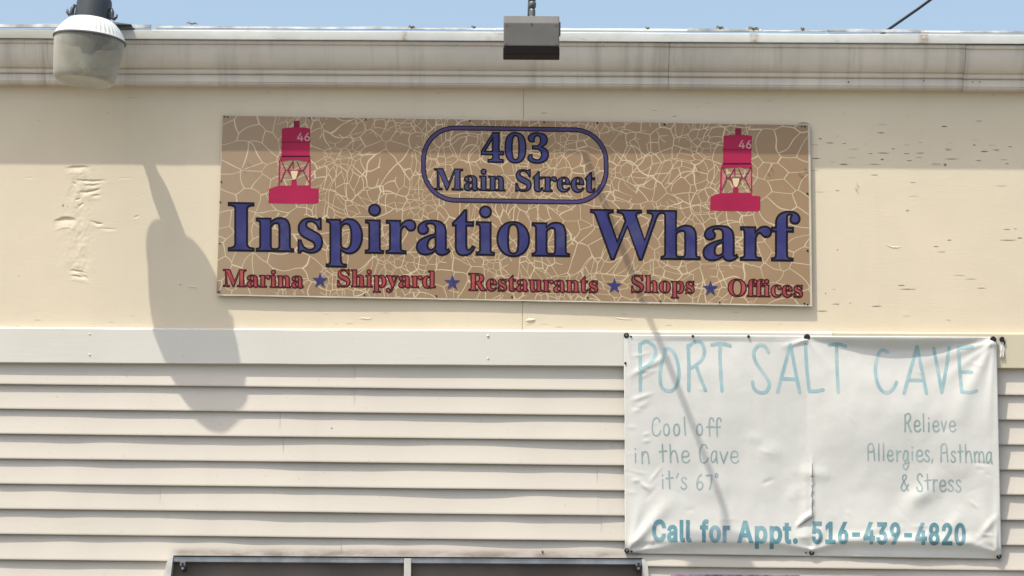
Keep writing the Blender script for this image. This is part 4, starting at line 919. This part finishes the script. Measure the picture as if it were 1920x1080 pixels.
for _ in range(46):
    e_ = random.random()
    if e_ < .34: cx, cy = random.uniform(1174, 1235), random.uniform(650, 1030)
    elif e_ < .62: cx, cy = random.uniform(1180, 1870), random.uniform(985, 1034)
    elif e_ < .78: cx, cy = random.uniform(1800, 1874), random.uniform(660, 1040)
    else: cx, cy = random.uniform(1200, 1860), random.uniform(660, 980)
    an, ln = random.gauss(.0 if cx > 1235 else -.35, .6), random.uniform(10, 42)
    RID2.append((cx - ln / 2 * math.cos(an), cy - ln / 2 * math.sin(an), cx + ln / 2 * math.cos(an), cy + ln / 2 * math.sin(an), random.uniform(2.2, 4.2), random.choice((1, 1, -1)) * random.uniform(.0012, .0030)))
def bdisp(X, Y):
    d = .004
    yt = Y - (629 + (X - 1170) * .005)
    yb = (1038 + (X - 1171) * .0142) - Y
    if 1513 < X < 1862:
        t_ = math.sin(math.pi * (X - 1513) / 349) ** .85
        w = 4 + 25 * t_
        d += .028 * t_ * (1 - sm(0, w, yt)) + .016 * t_ * sm(w, 150, yt) * (1 - sm(140, 330, yt))
    elif 1176 < X <= 1513:
        t_ = math.sin(math.pi * (X - 1176) / 337)
        d += .0035 * t_ * (1 - sm(0, 10, yt)) + .006 * t_ * sm(8, 120, yt) * (1 - sm(130, 330, yt))
    if 1522 < X < 1872:
        t_ = math.sin(math.pi * (X - 1522) / 350) ** .8
        d += .006 * t_ * (1 - sm(2, 20, yb)) + .016 * t_ * (math.exp(-((yb - 30) / 13) ** 2) if yb > 30 else math.exp(-((yb - 30) / 8) ** 2)) + .008 * t_ * (1 - sm(40, 130, yb)) * sm(25, 60, yb)
    elif 1176 < X <= 1522:
        t_ = math.sin(math.pi * (X - 1176) / 346) ** .8
        d += .003 * t_ * (1 - sm(2, 20, yb)) + .011 * t_ * (math.exp(-((yb - 27) / 16) ** 2) if yb > 27 else math.exp(-((yb - 27) / 8) ** 2)) + .004 * t_ * (1 - sm(40, 110, yb)) * sm(25, 50, yb)
    for r_ in RID: d += .85 * ridge(X, Y, *r_)
    for r_ in RID2: d += .7 * ridge(X, Y, *r_, taper=False)
    if X > 1700 and 636 < Y < 1046: d += .020 * math.sin(math.pi * (Y - 636) / 410) ** .7 * math.exp(-((X - 1880) / 70) ** 2)
    # split in the vinyl: one lip stands proud of the other
    jx = 1523 + 1.6 * nz(Y * .09) + 1.0 * nz(Y * .31, 3)
    if 840 < Y < 985:
        k = sm(840, 900, Y) * (1 - sm(968, 978, Y))
        e = X - jx
        d += k * (.005 * math.exp(-((e + 9) / 11) ** 2) * (1 if e < 0 else 0) + .005 * math.exp(-(e / 3.0) ** 2))
    e = (Y - 990) + (X - 1495) * .72
    if 1490 < X < 1528: d += .009 * math.exp(-((e + 6) / 7) ** 2) * (1 if e < 0 else .15) * math.sin(math.pi * (X - 1490) / 38)
    d += .006 * math.exp(-((X - 1512) / 22) ** 2 - ((Y - 1004) / 14) ** 2)
    d += .0030 * nz(X * .013, Y * .010, 2) + .0009 * nz(X * .04, Y * .03, 5) + .0002 * nz(X * .12, Y * .10, 9)
    hem = 1.0 if (yt < 9 or yb < 10) else 0.0
    d += .0007 * hem
    edge = sm(0, 26, X - 1171) if X < 1200 else 1.0
    return max(.0005, d * (.35 + .65 * edge))
def bp(X, Y): return .0275 + .0095 * (1 - sm(684, 930, Y)) - .0120 * sm(0, 24, Y - (1014 + (X - 1171) * .0142)) + bdisp(X, Y)
def bpg(X, Y):
    """depth of the built cloth at a photo pixel, read off its own grid"""
    u, v = (X - 1170) / 703, (Y - 629.5) / 413
    for _ in range(3):
        x = (1170 * (1 - u) + 1868.5 * u) * (1 - v) + (1171.5 * (1 - u) + 1878 * u) * v
        y = (627.5 * (1 - u) + 631.5 * u) * (1 - v) + (1037.5 * (1 - u) + 1048 * u) * v
        u += (X - x) / 703; v += (Y - y) / 413
    fi, fj = min(NX - 1.001, max(0, u * NX)), min(NY - 1.001, max(0, v * NY))
    i, j = int(fi), int(fj); a_, b_ = fi - i, fj - j
    q = lambda jj, ii: -BROWS[jj][ii].y
    return max((q(j, i) * (1 - a_) + q(j, i + 1) * a_) * (1 - b_) + (q(j + 1, i) * (1 - a_) + q(j + 1, i + 1) * a_) * b_, 0)
def on_banner(h): return lambda X, Y, k=0: at(X, Y, bpg(X, Y) + h + .0002 * k)
bc = at(1524, 1043)
banner = thing('vinyl_banner', 'wrinkled white vinyl banner with faded aqua handwriting screwed over the siding', 'banner', (bc.x, 0, bc.z))
NX, NY = 300, 180
rows = []
for j in range(NY + 1):
    v = j / NY
    row = []
    for i in range(NX + 1):
        u = i / NX
        (ax, ay), (bx, by), (cx, cy), (dx, dy) = BC
        x = (ax * (1 - u) + bx * u) * (1 - v) + (dx * (1 - u) + cx * u) * v
        y = (ay * (1 - u) + by * u) * (1 - v) + (dy * (1 - u) + cy * u) * v
        x += (1.6 * nz(v * 9, 3) if i == 0 else 0)
        row.append(at(x, y, bp(x, y)))
    rows.append(row)
BROWS = rows
bn = MB(); bn.grid(rows, 0, True)
back = [[q + Vector((0, .0012, 0)) for q in r_] for r_ in rows]
bn.grid([rows[0], back[0]], 0, False); bn.grid([rows[-1], back[-1]], 0, False)
bn.grid([[r_[0] for r_ in rows], [r_[0] for r_ in back]], 0, False); bn.grid([[r_[-1] for r_ in rows], [r_[-1] for r_ in back]], 0, False)
bn.build('vinyl_sheet', M['vinyl'], banner)

# handwritten glyphs as pen strokes in a unit box, y down from the top of the box
HW = {
 'P': [[(.05, 1), (.05, .5), (.02, .06)], [(.0, .04), (.45, -.02), (.95, .1), (.98, .28), (.6, .46), (.1, .56)]],
 'O': [[(.35, .02), (.12, .3), (.02, .65), (.12, .92), (.5, 1), (.85, .9), (1, .6), (.85, .22), (.55, .03), (.25, .04)]],
 'R': [[(.1, 1), (.1, .5), (.06, .06)], [(.04, .12), (.35, .0), (.75, .0), (.93, .18), (.8, .36), (.45, .48), (.1, .56)], [(.5, .48), (.7, .72), (1, 1)]],
 'T': [[(0, .03), (.5, .0), (1, .05)], [(.43, .02), (.46, .5), (.55, 1)]],
 'S': [[(.92, .16), (.7, .03), (.35, .02), (.1, .16), (.2, .36), (.6, .58), (.95, .8), (.8, .97), (.45, 1), (.12, .92), (.02, .78)]],
 'A': [[(.02, 1), (.3, .5), (.58, .0)], [(.58, .0), (.78, .5), (.98, 1)], [(.26, .72), (.86, .73)]],
 'L': [[(.0, 0), (.08, .5), (.22, .98)], [(.22, .98), (.6, .98), (1, .95)]],
 'C': [[(.62, .05), (.3, .02), (.08, .3), (.08, .62), (.28, .92), (.6, 1), (.86, .9), (1, .76)]],
 'V': [[(.02, .02), (.28, .5), (.52, 1)], [(.52, 1), (.78, .5), (.98, 0)]],
 'E': [[(.02, .02), (.1, .5), (.2, .98)], [(.02, .02), (.4, .02), (.78, 0)], [(.2, .56), (.5, .55), (.74, .56)], [(.2, .98), (.6, 1), (1, .96)]],
 'c': [[(.88, .22), (.7, .04), (.4, .03), (.12, .25), (.06, .6), (.2, .92), (.55, 1), (.88, .88), (.98, .72)]],
 'o': [[(.5, .0), (.15, .15), (.03, .55), (.2, .92), (.52, 1), (.85, .88), (.98, .5), (.82, .12), (.5, .0)]],
 'l': [[(.3, 0), (.4, .5), (.6, 1)]],
 'f': [[(1, .2), (.85, .03), (.5, .06), (.38, .3), (.4, .7), (.45, 1)], [(.0, .52), (.9, .5)]],
 'i': [[(.5, .35), (.5, 1)], [(.45, .02), (.5, .06)]],
 'I': [[(.5, .0), (.55, 1)]],
 'n': [[(.05, .05), (.1, 1)], [(.1, .35), (.3, .08), (.65, .05), (.85, .3), (1, 1)]],
 't': [[(.42, 0), (.48, .6), (.52, 1)], [(0, .42), (.5, .4), (1, .38)]],
 'h': [[(.02, 0), (.1, 1)], [(.08, .65), (.3, .4), (.65, .38), (.85, .6), (1, 1)]],
 'e': [[(.05, .5), (.5, .5), (.85, .42), (.82, .15), (.5, .0), (.15, .15), (.03, .55), (.2, .9), (.55, 1), (.85, .92), (1, .78)]],
 'a': [[(.85, .12), (.55, .02), (.2, .18), (.03, .6), (.2, .92), (.5, .88), (.82, .55)], [(.86, .05), (.86, .6), (.98, 1)]],
 'v': [[(0, 0), (.25, .5), (.48, 1)], [(.48, 1), (.75, .5), (1, .02)]],
 's': [[(.9, .14), (.6, .0), (.2, .08), (.12, .25), (.45, .45), (.85, .65), (.9, .85), (.55, 1), (.15, .95), (.0, .82)]],
 "'": [[(.9, 0), (.1, 1)]], ',': [[(.7, 0), (.2, 1)]],
 '6': [[(.75, .0), (.3, .2), (.05, .65), (.2, .93), (.5, 1), (.85, .9), (.95, .65), (.65, .48), (.3, .52), (.1, .68)]],
 '7': [[(.0, .03), (.5, .0), (.98, .02)], [(.98, .02), (.85, .5), (.6, 1)]],
 'd': [[(.5, 0), (.05, .3), (.2, .9), (.7, .95), (.98, .5), (.5, 0)]],
 'r': [[(.1, .0), (.2, .5), (.22, 1)], [(.2, .4), (.5, .08), (1, .05)]],
 'g': [[(.8, .08), (.45, .02), (.1, .2), (.06, .42), (.3, .56), (.65, .48), (.85, .1)], [(.86, .06), (.92, .4), (.9, .8), (.55, 1), (.12, .92), (.1, .76), (.5, .68), (1.1, .66)]],
 'm': [[(.0, .05), (.05, 1)], [(.04, .35), (.25, .05), (.45, .2), (.5, .95)], [(.5, .35), (.7, .05), (.9, .2), (1, 1)]],
 '&': [[(1, .98), (.55, .55), (.25, .25), (.35, .03), (.65, .03), (.72, .2), (.3, .5), (.05, .8), (.3, 1), (.65, .92), (1, .62)]],
 'Q': [[(.05, 1), (.05, .4), (.1, .12), (.45, .0), (.75, .1), (.88, .4), (1, 1)], [(.05, .45), (.45, .5), (.9, .42)]],
}
def spline(pts, n=7):
    if len(pts) == 2: return [(pts[0][0] + (pts[1][0] - pts[0][0]) * i / 8, pts[0][1] + (pts[1][1] - pts[0][1]) * i / 8) for i in range(9)]
    out = []
    for i in range(len(pts) - 1):
        p0, p1, p2, p3 = pts[max(i - 1, 0)], pts[i], pts[i + 1], pts[min(i + 2, len(pts) - 1)]
        for k in range(n):
            t_ = k / n
            out.append(tuple(.5 * (2 * p1[c] + (p2[c] - p0[c]) * t_ + (2 * p0[c] - 5 * p1[c] + 4 * p2[c] - p3[c]) * t_ * t_ + (3 * p1[c] - p0[c] - 3 * p2[c] + p3[c]) * t_ ** 3) for c in (0, 1)))
    out.append(pts[-1])
    return out
LIFT = [0]
def pen(mb, ch, x0, x1, y0, y1, w):
    for st in HW[ch]:
        pts = [(x0 + x * (x1 - x0), y0 + y * (y1 - y0)) for x, y in spline(st)]
        LIFT[0] = (LIFT[0] + 1) % 5
        put = on_banner(.0004 + .00007 * LIFT[0])
        L, C, Rr = [], [], []
        n_ = len(pts)
        for i, (x, y) in enumerate(pts):
            a_, b_ = pts[max(i - 1, 0)], pts[min(i + 1, n_ - 1)]
            d = Vector((b_[0] - a_[0], b_[1] - a_[1]))
            d = d.normalized() if d.length > 1e-6 else Vector((0, 1))
            ww = w / 2 * (1 + .10 * nz(x * .1, y * .1))
            nn = Vector((-d.y, d.x)) * ww
            if i in (0, n_ - 1):
                s_ = -1 if i == 0 else 1
                for (kk, m_) in (((1.0, .0), (.62, .8)) if i else ((.62, .8), (1.0, .0))):
                    ex = d * ww * m_ * s_
                    L.append(put(x + nn.x * kk + ex.x, y + nn.y * kk + ex.y)); C.append(put(x + ex.x * 1.2, y + ex.y * 1.2)); Rr.append(put(x - nn.x * kk + ex.x, y - nn.y * kk + ex.y))
            else:
                L.append(put(x + nn.x, y + nn.y)); C.append(put(x, y)); Rr.append(put(x - nn.x, y - nn.y))
        mb.grid([L, C, Rr], 0, True)
def pens(items, w, mat, name='lettering'):
    mb = MB()
    for it in items: pen(mb, *it, w)
    mb.build(name, mat, banner)
h = 2.5
pens([('P', 1199, 1229, 642, 732), ('O', 1237, 1273, 652, 733), ('R', 1288, 1323, 642, 732), ('T', 1335, 1369, 644, 733)], 6.4, M['aqua'])
pens([('S', 1410, 1444, 646, 736), ('A', 1457, 1500, 646, 735), ('L', 1510, 1543, 646, 735), ('T', 1555, 1586, 645, 735)], 6.4, M['aqua'])
pens([('C', 1639, 1681, 656, 736), ('A', 1694, 1738, 650, 737), ('V', 1750, 1780, 652, 735), ('E', 1796, 1831, 650, 736)], 6.4, M['aqua'])
W = 2.8
pens([('c', 1222, 1239, 783, 817), ('o', 1244, 1255, 795, 816), ('o', 1263, 1274, 795, 816), ('l', 1281, 1288, 782, 816)], W, M['greyteal'])
pens([('o', 1306, 1317, 795, 816), ('f', 1325, 1338, 783, 817), ('f', 1339, 1352, 783, 818)], W, M['greyteal'])
pens([('i', 1188, 1195, 841, 867), ('n', 1203, 1217, 846, 869)], W, M['greyteal'])
pens([('t', 1236, 1250, 833, 866), ('h', 1256, 1271, 833, 867), ('e', 1278, 1293, 845, 867)], W, M['greyteal'])
pens([('c', 1311, 1328, 833, 868), ('a', 1333, 1345, 845, 868), ('v', 1350, 1364, 847, 868), ('e', 1370, 1385, 846, 868)], W, M['greyteal'])
pens([('i', 1239, 1246, 890, 916), ('t', 1249, 1262, 883, 916), ("'", 1268, 1272, 888, 896), ('s', 1277, 1288, 895, 917)], W, M['greyteal'])
pens([('6', 1306, 1318, 890, 918), ('7', 1324, 1335, 891, 917), ('d', 1341, 1346, 888, 895)], W, M['greyteal'])
pens([('R', 1696, 1708, 776, 809), ('e', 1714, 1726, 788, 809), ('I', 1729, 1734, 776, 809), ('i', 1738, 1745, 783, 809), ('e', 1749, 1761, 789, 809), ('v', 1765, 1774, 790, 809), ('e', 1780, 1792, 789, 809)], W, M['greyteal'])
pens([('Q', 1627, 1640, 831, 863), ('I', 1645, 1650, 832, 863), ('I', 1654, 1659, 832, 863), ('e', 1664, 1675, 844, 864), ('r', 1680, 1689, 845, 865), ('g', 1693, 1704, 844, 880), ('i', 1707, 1714, 838, 863), ('e', 1718, 1731, 844, 865), ('s', 1734, 1743, 844, 865), (',', 1746, 1750, 861, 868)], W, M['greyteal'])
pens([('Q', 1764, 1777, 832, 866), ('s', 1783, 1792, 846, 866), ('t', 1796, 1805, 834, 866), ('h', 1810, 1822, 834, 867), ('m', 1827, 1845, 846, 867), ('a', 1849, 1860, 847, 869)], W, M['greyteal'])
pens([('&', 1689, 1703, 890, 920)], W, M['greyteal'])
pens([('S', 1719, 1730, 888, 921), ('t', 1734, 1745, 889, 918), ('r', 1749, 1757, 899, 921), ('e', 1762, 1774, 900, 921), ('s', 1778, 1788, 900, 921), ('s', 1792, 1802, 900, 922)], W, M['greyteal'])
for (tx, x0, x1, y0, y1) in (('Call', 1222.5, 1297, 1016, 1017), ('for', 1312, 1369, 1017, 1018), ('Appt.', 1382, 1496, 1018, 1019.5), ('516-439-4820', 1522, 1811, 1019.5, 1023)):
    mb = MB()
    word(mb, tx, SANS_GLYPHS, x0 + 2.2, x1 - 2.2, y0 - 2, y1 - 2, 38.5, on_banner(.0006), 2.0, 0, 3.5, .05)
    mb.build('lettering', M['teal'], banner)
tm = MB()
def slit(pts, w):
    L_, R_ = [], []
    put = on_banner(.0008)
    for i, (x, y) in enumerate(pts):
        a_, c_ = pts[max(i - 1, 0)], pts[min(i + 1, len(pts) - 1)]
        d = Vector((c_[0] - a_[0], c_[1] - a_[1])).normalized()
        k = w * (.25 + .75 * math.sin(math.pi * min(1, max(0, (i + .3) / len(pts))))) * (1 + .5 * nz(x * .3, y * .25))
        L_.append(put(x - d.y * k, y + d.x * k)); R_.append(put(x + d.y * k, y - d.x * k))
    tm.grid([L_, R_], 0, False)
slit([(1523 + 1.6 * nz(y * .09) + 1.0 * nz(y * .31, 3), y) for y in range(868, 906, 2)], .55)
slit([(1523 + 1.6 * nz(y * .09) + 1.0 * nz(y * .31, 3), y) for y in range(910, 968, 2)], .8)
slit([(1526 - i * 1.8, 968 + i * 1.15 + 1.2 * nz(i * .6)) for i in range(18)], .8)
slit([(1518 + i, 893 + .6 * nz(i * .4)) for i in range(10)], .5)
tm.build('tear', M['tear'], banner)
for (x, y, r_, mi) in ((1174.5, 629, 5.0, 0), (1513, 632, 5.8, 1), (1862, 636.5, 6.0, 1), (1175.5, 1032, 4.6, 0), (1522, 1036, 4.8, 0), (1873, 1043, 4.8, 0), (1183, 631, 1.8, 1), (1299, 630.5, 2.4, 1), (1403.5, 631, 2.6, 1), (1172.5, 681, 2.2, 1), (1511, 1036.5, 1.5, 1), (1184, 1034, 2.2, 1)):
    s_ = MB(); c = at(x, y, bp(x, y)); k = r_ * .0022
    s_.tube([c + Vector((0, .012, 0)), c + Vector((0, -.003, 0)), c + Vector((0, -.0045, 0))], [k, k, k * .75], 18)
    if mi == 0 and r_ > 4: s_.tube([c + Vector((0, -.004, 0)), c + Vector((0, -.0062, 0))], k * .42, 12, 1)
    s_.build('screw', [M['screw'], M['steel']], banner)

# scrap of an older banner left on its screw
sc_ = at(1880, 668)
scrap = thing('banner_scrap', 'torn white scrap hanging from a black screw on the cream trim', 'banner scrap', (sc_.x, 0, sc_.z))
s_ = MB()
rows = []
for j in range(7):
    v = j / 6
    rows.append([at(1873 + 1.5 * v + i / 5 * (13 - 6 * v), 633 + v * 36 + 2 * math.sin(i * 2), .033 + .006 * math.sin(i * 1.9 + v * 5) * v + .004 * v) for i in range(6)])
s_.grid(rows, 0, True)
s_.build('vinyl_scrap', M['vinyl'], scrap)
s_ = MB(); c = at(1878.5, 636, .036)
s_.tube([c + Vector((0, .012, 0)), c + Vector((0, -.004, 0)), c + Vector((0, -.006, 0))], [.0105, .0105, .008], 16)
c2 = at(1884, 642, .036); s_.tube([c, c2, at(1882, 649, .034)], [.004, .003, .001], 8)
s_.build('screw', M['screw'], scrap)

# ------------------------------------------------------------------ purple poster board below the banner
px0, px1 = 1256, 1640
pc = at(1448, 1180)
post = thing('poster_board', 'purple mottled poster board fixed to the siding under the banner', 'poster', (pc.x, 0, pc.z))
zt_, zb_ = zc(1074.5, .03), zc(1250, .03)
pb_ = MB(); pb_.box(at(px0, 1090, .03).x, at(px1, 1090, .03).x, -.027, -.022, zb_, zt_); pb_.build('board', M['board'], post)
pb_ = MB(); pb_.box(at(px0 + 2, 1090, .03).x, at(1500, 1090, .03).x, -.0285, -.0272, zb_ + .01, zt_ - .001); pb_.build('poster_print', M['poster'], post)
pb_ = MB(); pb_.box(at(1503, 1090, .03).x, at(px1 - 3, 1090, .03).x, -.0285, -.0272, zb_ + .01, zt_ - .006); pb_.build('shadow_panel', M['pane'], post)  # dark panel: the grey shadow right of the print, put in as colour

# ------------------------------------------------------------------ yard lamp (left)
LP = .378
lk = .0022 * (1 - LP / DIST)
lc = at(168, 74, LP)
lamp = thing('yard_lamp', 'grey and white dusk light with clouded bucket lens on the eaves', 'lamp', lc)
TL = Matrix.Rotation(R(5.8), 3, 'Y') @ Matrix.Rotation(R(0.5), 3, 'X')
def lz(py): return (74 - py) * lk
def lathe(name, prof, mat, parent, seg=96, mod=None, auto=40):
    mb = MB(); mb.lathe([(r_ * lk, lz(y)) for r_, y in prof], lc, TL, seg, 0, mod)
    return mb.build(name, mat, parent, auto)
lathe('ballast_housing', [(.1, -17), (12, -16.5), (22, -14), (29, -9.5), (32.6, -3), (33.6, 3), (34.2, 26), (34.6, 30), (34.6, 36), (36.5, 37), (36.5, 40), (30, 40.5), (.1, 40.5)], M['housing'], lamp, 48)
rib = lambda a_, r_, z: (.0014 * math.cos(a_ * 44) if r_ > 41 * lk and r_ < 68 * lk else 0)
lathe('reflector', [(34, 35.5), (39, 36.5), (43, 39), (49, 44), (55, 50.5), (60, 57), (64, 64), (66.5, 69), (68.5, 72), (69.3, 73), (69, 74.2), (66, 73.4), (62, 66), (54, 54), (44, 44), (34, 40)], M['enamel'], lamp, 352, rib, 60)
lathe('rim', [(66.2, 73.6), (69.6, 73.4), (70, 75), (69.4, 76.4), (66.2, 76.2)], M['rim'], lamp)
lathe('refractor', [(66.4, 75.5), (66.8, 82), (65.2, 100), (62.6, 122), (59.8, 142), (58.6, 149), (57, 153.5), (53.5, 157), (49, 158), (44, 156.5), (30, 152), (14, 150), (.1, 149.6)], M['lens'], lamp, 96)
lathe('socket', [(.1, 60), (40, 62), (36, 76), (25, 84), (16, 92), (11, 100), (9, 104), (.1, 104)], M['ceramic'], lamp, 32)
lathe('bulb', [(8, 104), (10, 108), (12, 116), (12, 126), (8, 134), (.1, 137)], M['bulb'], lamp, 32)
for (sx, hx) in ((-1, 35), (1, 35)):
    l_ = MB()
    pts = [Vector((sx * hx * lk, -.02, lz(12))), Vector((sx * (hx + 3) * lk, -.025, lz(20))), Vector((sx * (hx + 3) * lk, -.025, lz(30))), Vector((sx * (hx + 8) * lk, -.025, lz(32))), Vector((sx * (hx + 12) * lk, -.025, lz(28))), Vector((sx * (hx + 12.5) * lk, -.025, lz(23)))]
    l_.tube([lc + TL @ q for q in pts], [.006, .009, .010, .009, .006, .004], 10)
    l_.build('latch', M['housing'], lamp)
arm = MB()
ca = Vector((lc.x + .004, -.325, zc(77)))
cb = Vector((lc.x - .002, -.140, zc(81)))
arm.tube([ca, ca.lerp(cb, .42), ca.lerp(cb, .52), ca.lerp(cb, .62), ca.lerp(cb, .66), ca.lerp(cb, .8), cb], [.036, .038, .037, .030, .0255, .023, .022], 24)
arm.build('bracket_arm', M['housing'], lamp)
pl = MB()
rz = ZT + .012
pl.add([(at(150, 40, .2).x, -.19, rz), (at(246, 40, .2).x, -.19, rz - .002), (at(246, 40, .2).x, .0, rz + .02), (at(150, 40, .2).x, .0, rz + .02),
        (at(150, 40, .2).x, -.19, rz + .006), (at(246, 40, .2).x, -.19, rz + .001), (at(200, 40, .2).x, -.05, rz + .05), (at(150, 40, .2).x, -.05, rz + .05)],
       [(0, 1, 2, 3), (4, 5, 6, 7), (0, 1, 5, 4), (1, 2, 6, 5), (2, 3, 7, 6), (3, 0, 4, 7)])
pl.build('mounting_plate', M['housing'], lamp)

# ------------------------------------------------------------------ flood light (centre)
FP = .80
fk = .0022 * (1 - FP / DIST)
fc = at(996.5, 66, FP)
flood = thing('flood_light', 'square grey bronze flood light on a long arm over the sign', 'flood light', fc)
hw = 53 * fk
def fz(py): return fc.z + (66 - py) * fk * 1.01
def prism(mb, prof, x0, x1, mi=0):
    n_ = len(prof)
    mb.add([(x0, -p, z) for p, z in prof] + [(x1, -p, z) for p, z in prof], [tuple(range(n_)), tuple(range(2 * n_ - 1, n_ - 1, -1))] + [(i, (i + 1) % n_, n_ + (i + 1) % n_, n_ + i) for i in range(n_)], mi)
hb = MB()
prism(hb, [(FP, fz(87)), (FP + .001, fz(41.5)), (FP - .030, fz(24.5)), (FP - .085, fz(24.5)), (FP - .105, fz(44)), (FP - .105, fz(80)), (FP - .04, fz(88.5))], fc.x - hw, fc.x + hw)
ho = hb.build('lamp_body', M['bronze'], flood)
bv = ho.modifiers.new('bevel', 'BEVEL'); bv.width = .004; bv.segments = 3; bv.limit_method = 'ANGLE'
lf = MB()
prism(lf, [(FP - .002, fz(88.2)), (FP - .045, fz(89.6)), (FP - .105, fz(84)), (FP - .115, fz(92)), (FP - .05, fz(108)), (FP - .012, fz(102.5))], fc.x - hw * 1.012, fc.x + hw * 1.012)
lo = lf.build('shaded_bevel', M['dark_brown'], flood)  # downward bevel, its shade put in as a dark brown colour
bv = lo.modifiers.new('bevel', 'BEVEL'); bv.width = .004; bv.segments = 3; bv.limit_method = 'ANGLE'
for (px, py, r_) in ((996.6, 44.5, .0045), (950, 47, .003), (1043, 47, .003), (950, 83, .003), (1043, 83, .003)):
    dt = MB(); c = Vector((at(px, py, FP).x, -FP - .0005, fz(py)))
    dt.tube([c + Vector((0, .003, 0)), c + Vector((0, -.002, 0))], r_, 12)
    dt.build('screw', M['conduit'], flood)
dt = MB(); dt.box(fc.x + hw - .001, fc.x + hw + .005, -FP + .012, -FP + .05, fz(62), fz(38), 0, .001)
dt.build('hinge', M['bronze'], flood)
kn = MB()
kx, ky = at(998, 20, FP - .05).x, -(FP - .055)
kn.tube([(kx, ky, fz(30)), (kx, ky, fz(23.5)), (kx, ky, fz(22))], [.018, .0165, .012], 18)
kn.tube([(kx, ky, fz(26)), (kx, ky, fz(22)), (kx, ky, fz(12)), (kx, ky, fz(7))], [.0145, .012, .0125, .0105], 18)
kn.tube([(kx, ky, fz(8)), (kx, ky, fz(4)), (kx, ky, fz(-3)), (kx, ky, fz(-8))], [.008, .0145, .0155, .011], 18)
kn.build('knuckle', M['conduit'], flood)
am = MB()
zarm = at(996, 34, 0).z
x_r = at(994.5, 34, 0).x
am.tube([(kx, ky, fz(-6)), (kx, ky, zarm - .03), (kx - .002, ky + .012, zarm - .008), (kx - .004, ky + .04, zarm)] + [(kx + (x_r - kx) * t_, ky + .04 + (-.1 - ky - .04) * t_, zarm) for t_ in (.1, .3, .6, .85, 1.0)] + [(x_r, .05, zarm - .005), (x_r, .06, zarm - .12)], .0128, 16)
am.build('arm', M['conduit'], flood)

# ------------------------------------------------------------------ overhead cable (right)
c0, c1 = at(1650, 66, -.25), at(1990, -205, -.9)
cb_ = MB()
cb_.tube([c0 + Vector((0, 0, -.06))] + [c0.lerp(c1, t_) + Vector((0, 0, -.03 * math.sin(math.pi * t_))) for t_ in (0, .2, .4, .6, .8, 1)] + [c1 + (c1 - c0) * 3], .0062, 10)
cbl = cb_.build('overhead_cable', M['cable'])
cbl['label'], cbl['category'] = 'black overhead cable rising from the roof edge against the sky', 'cable'
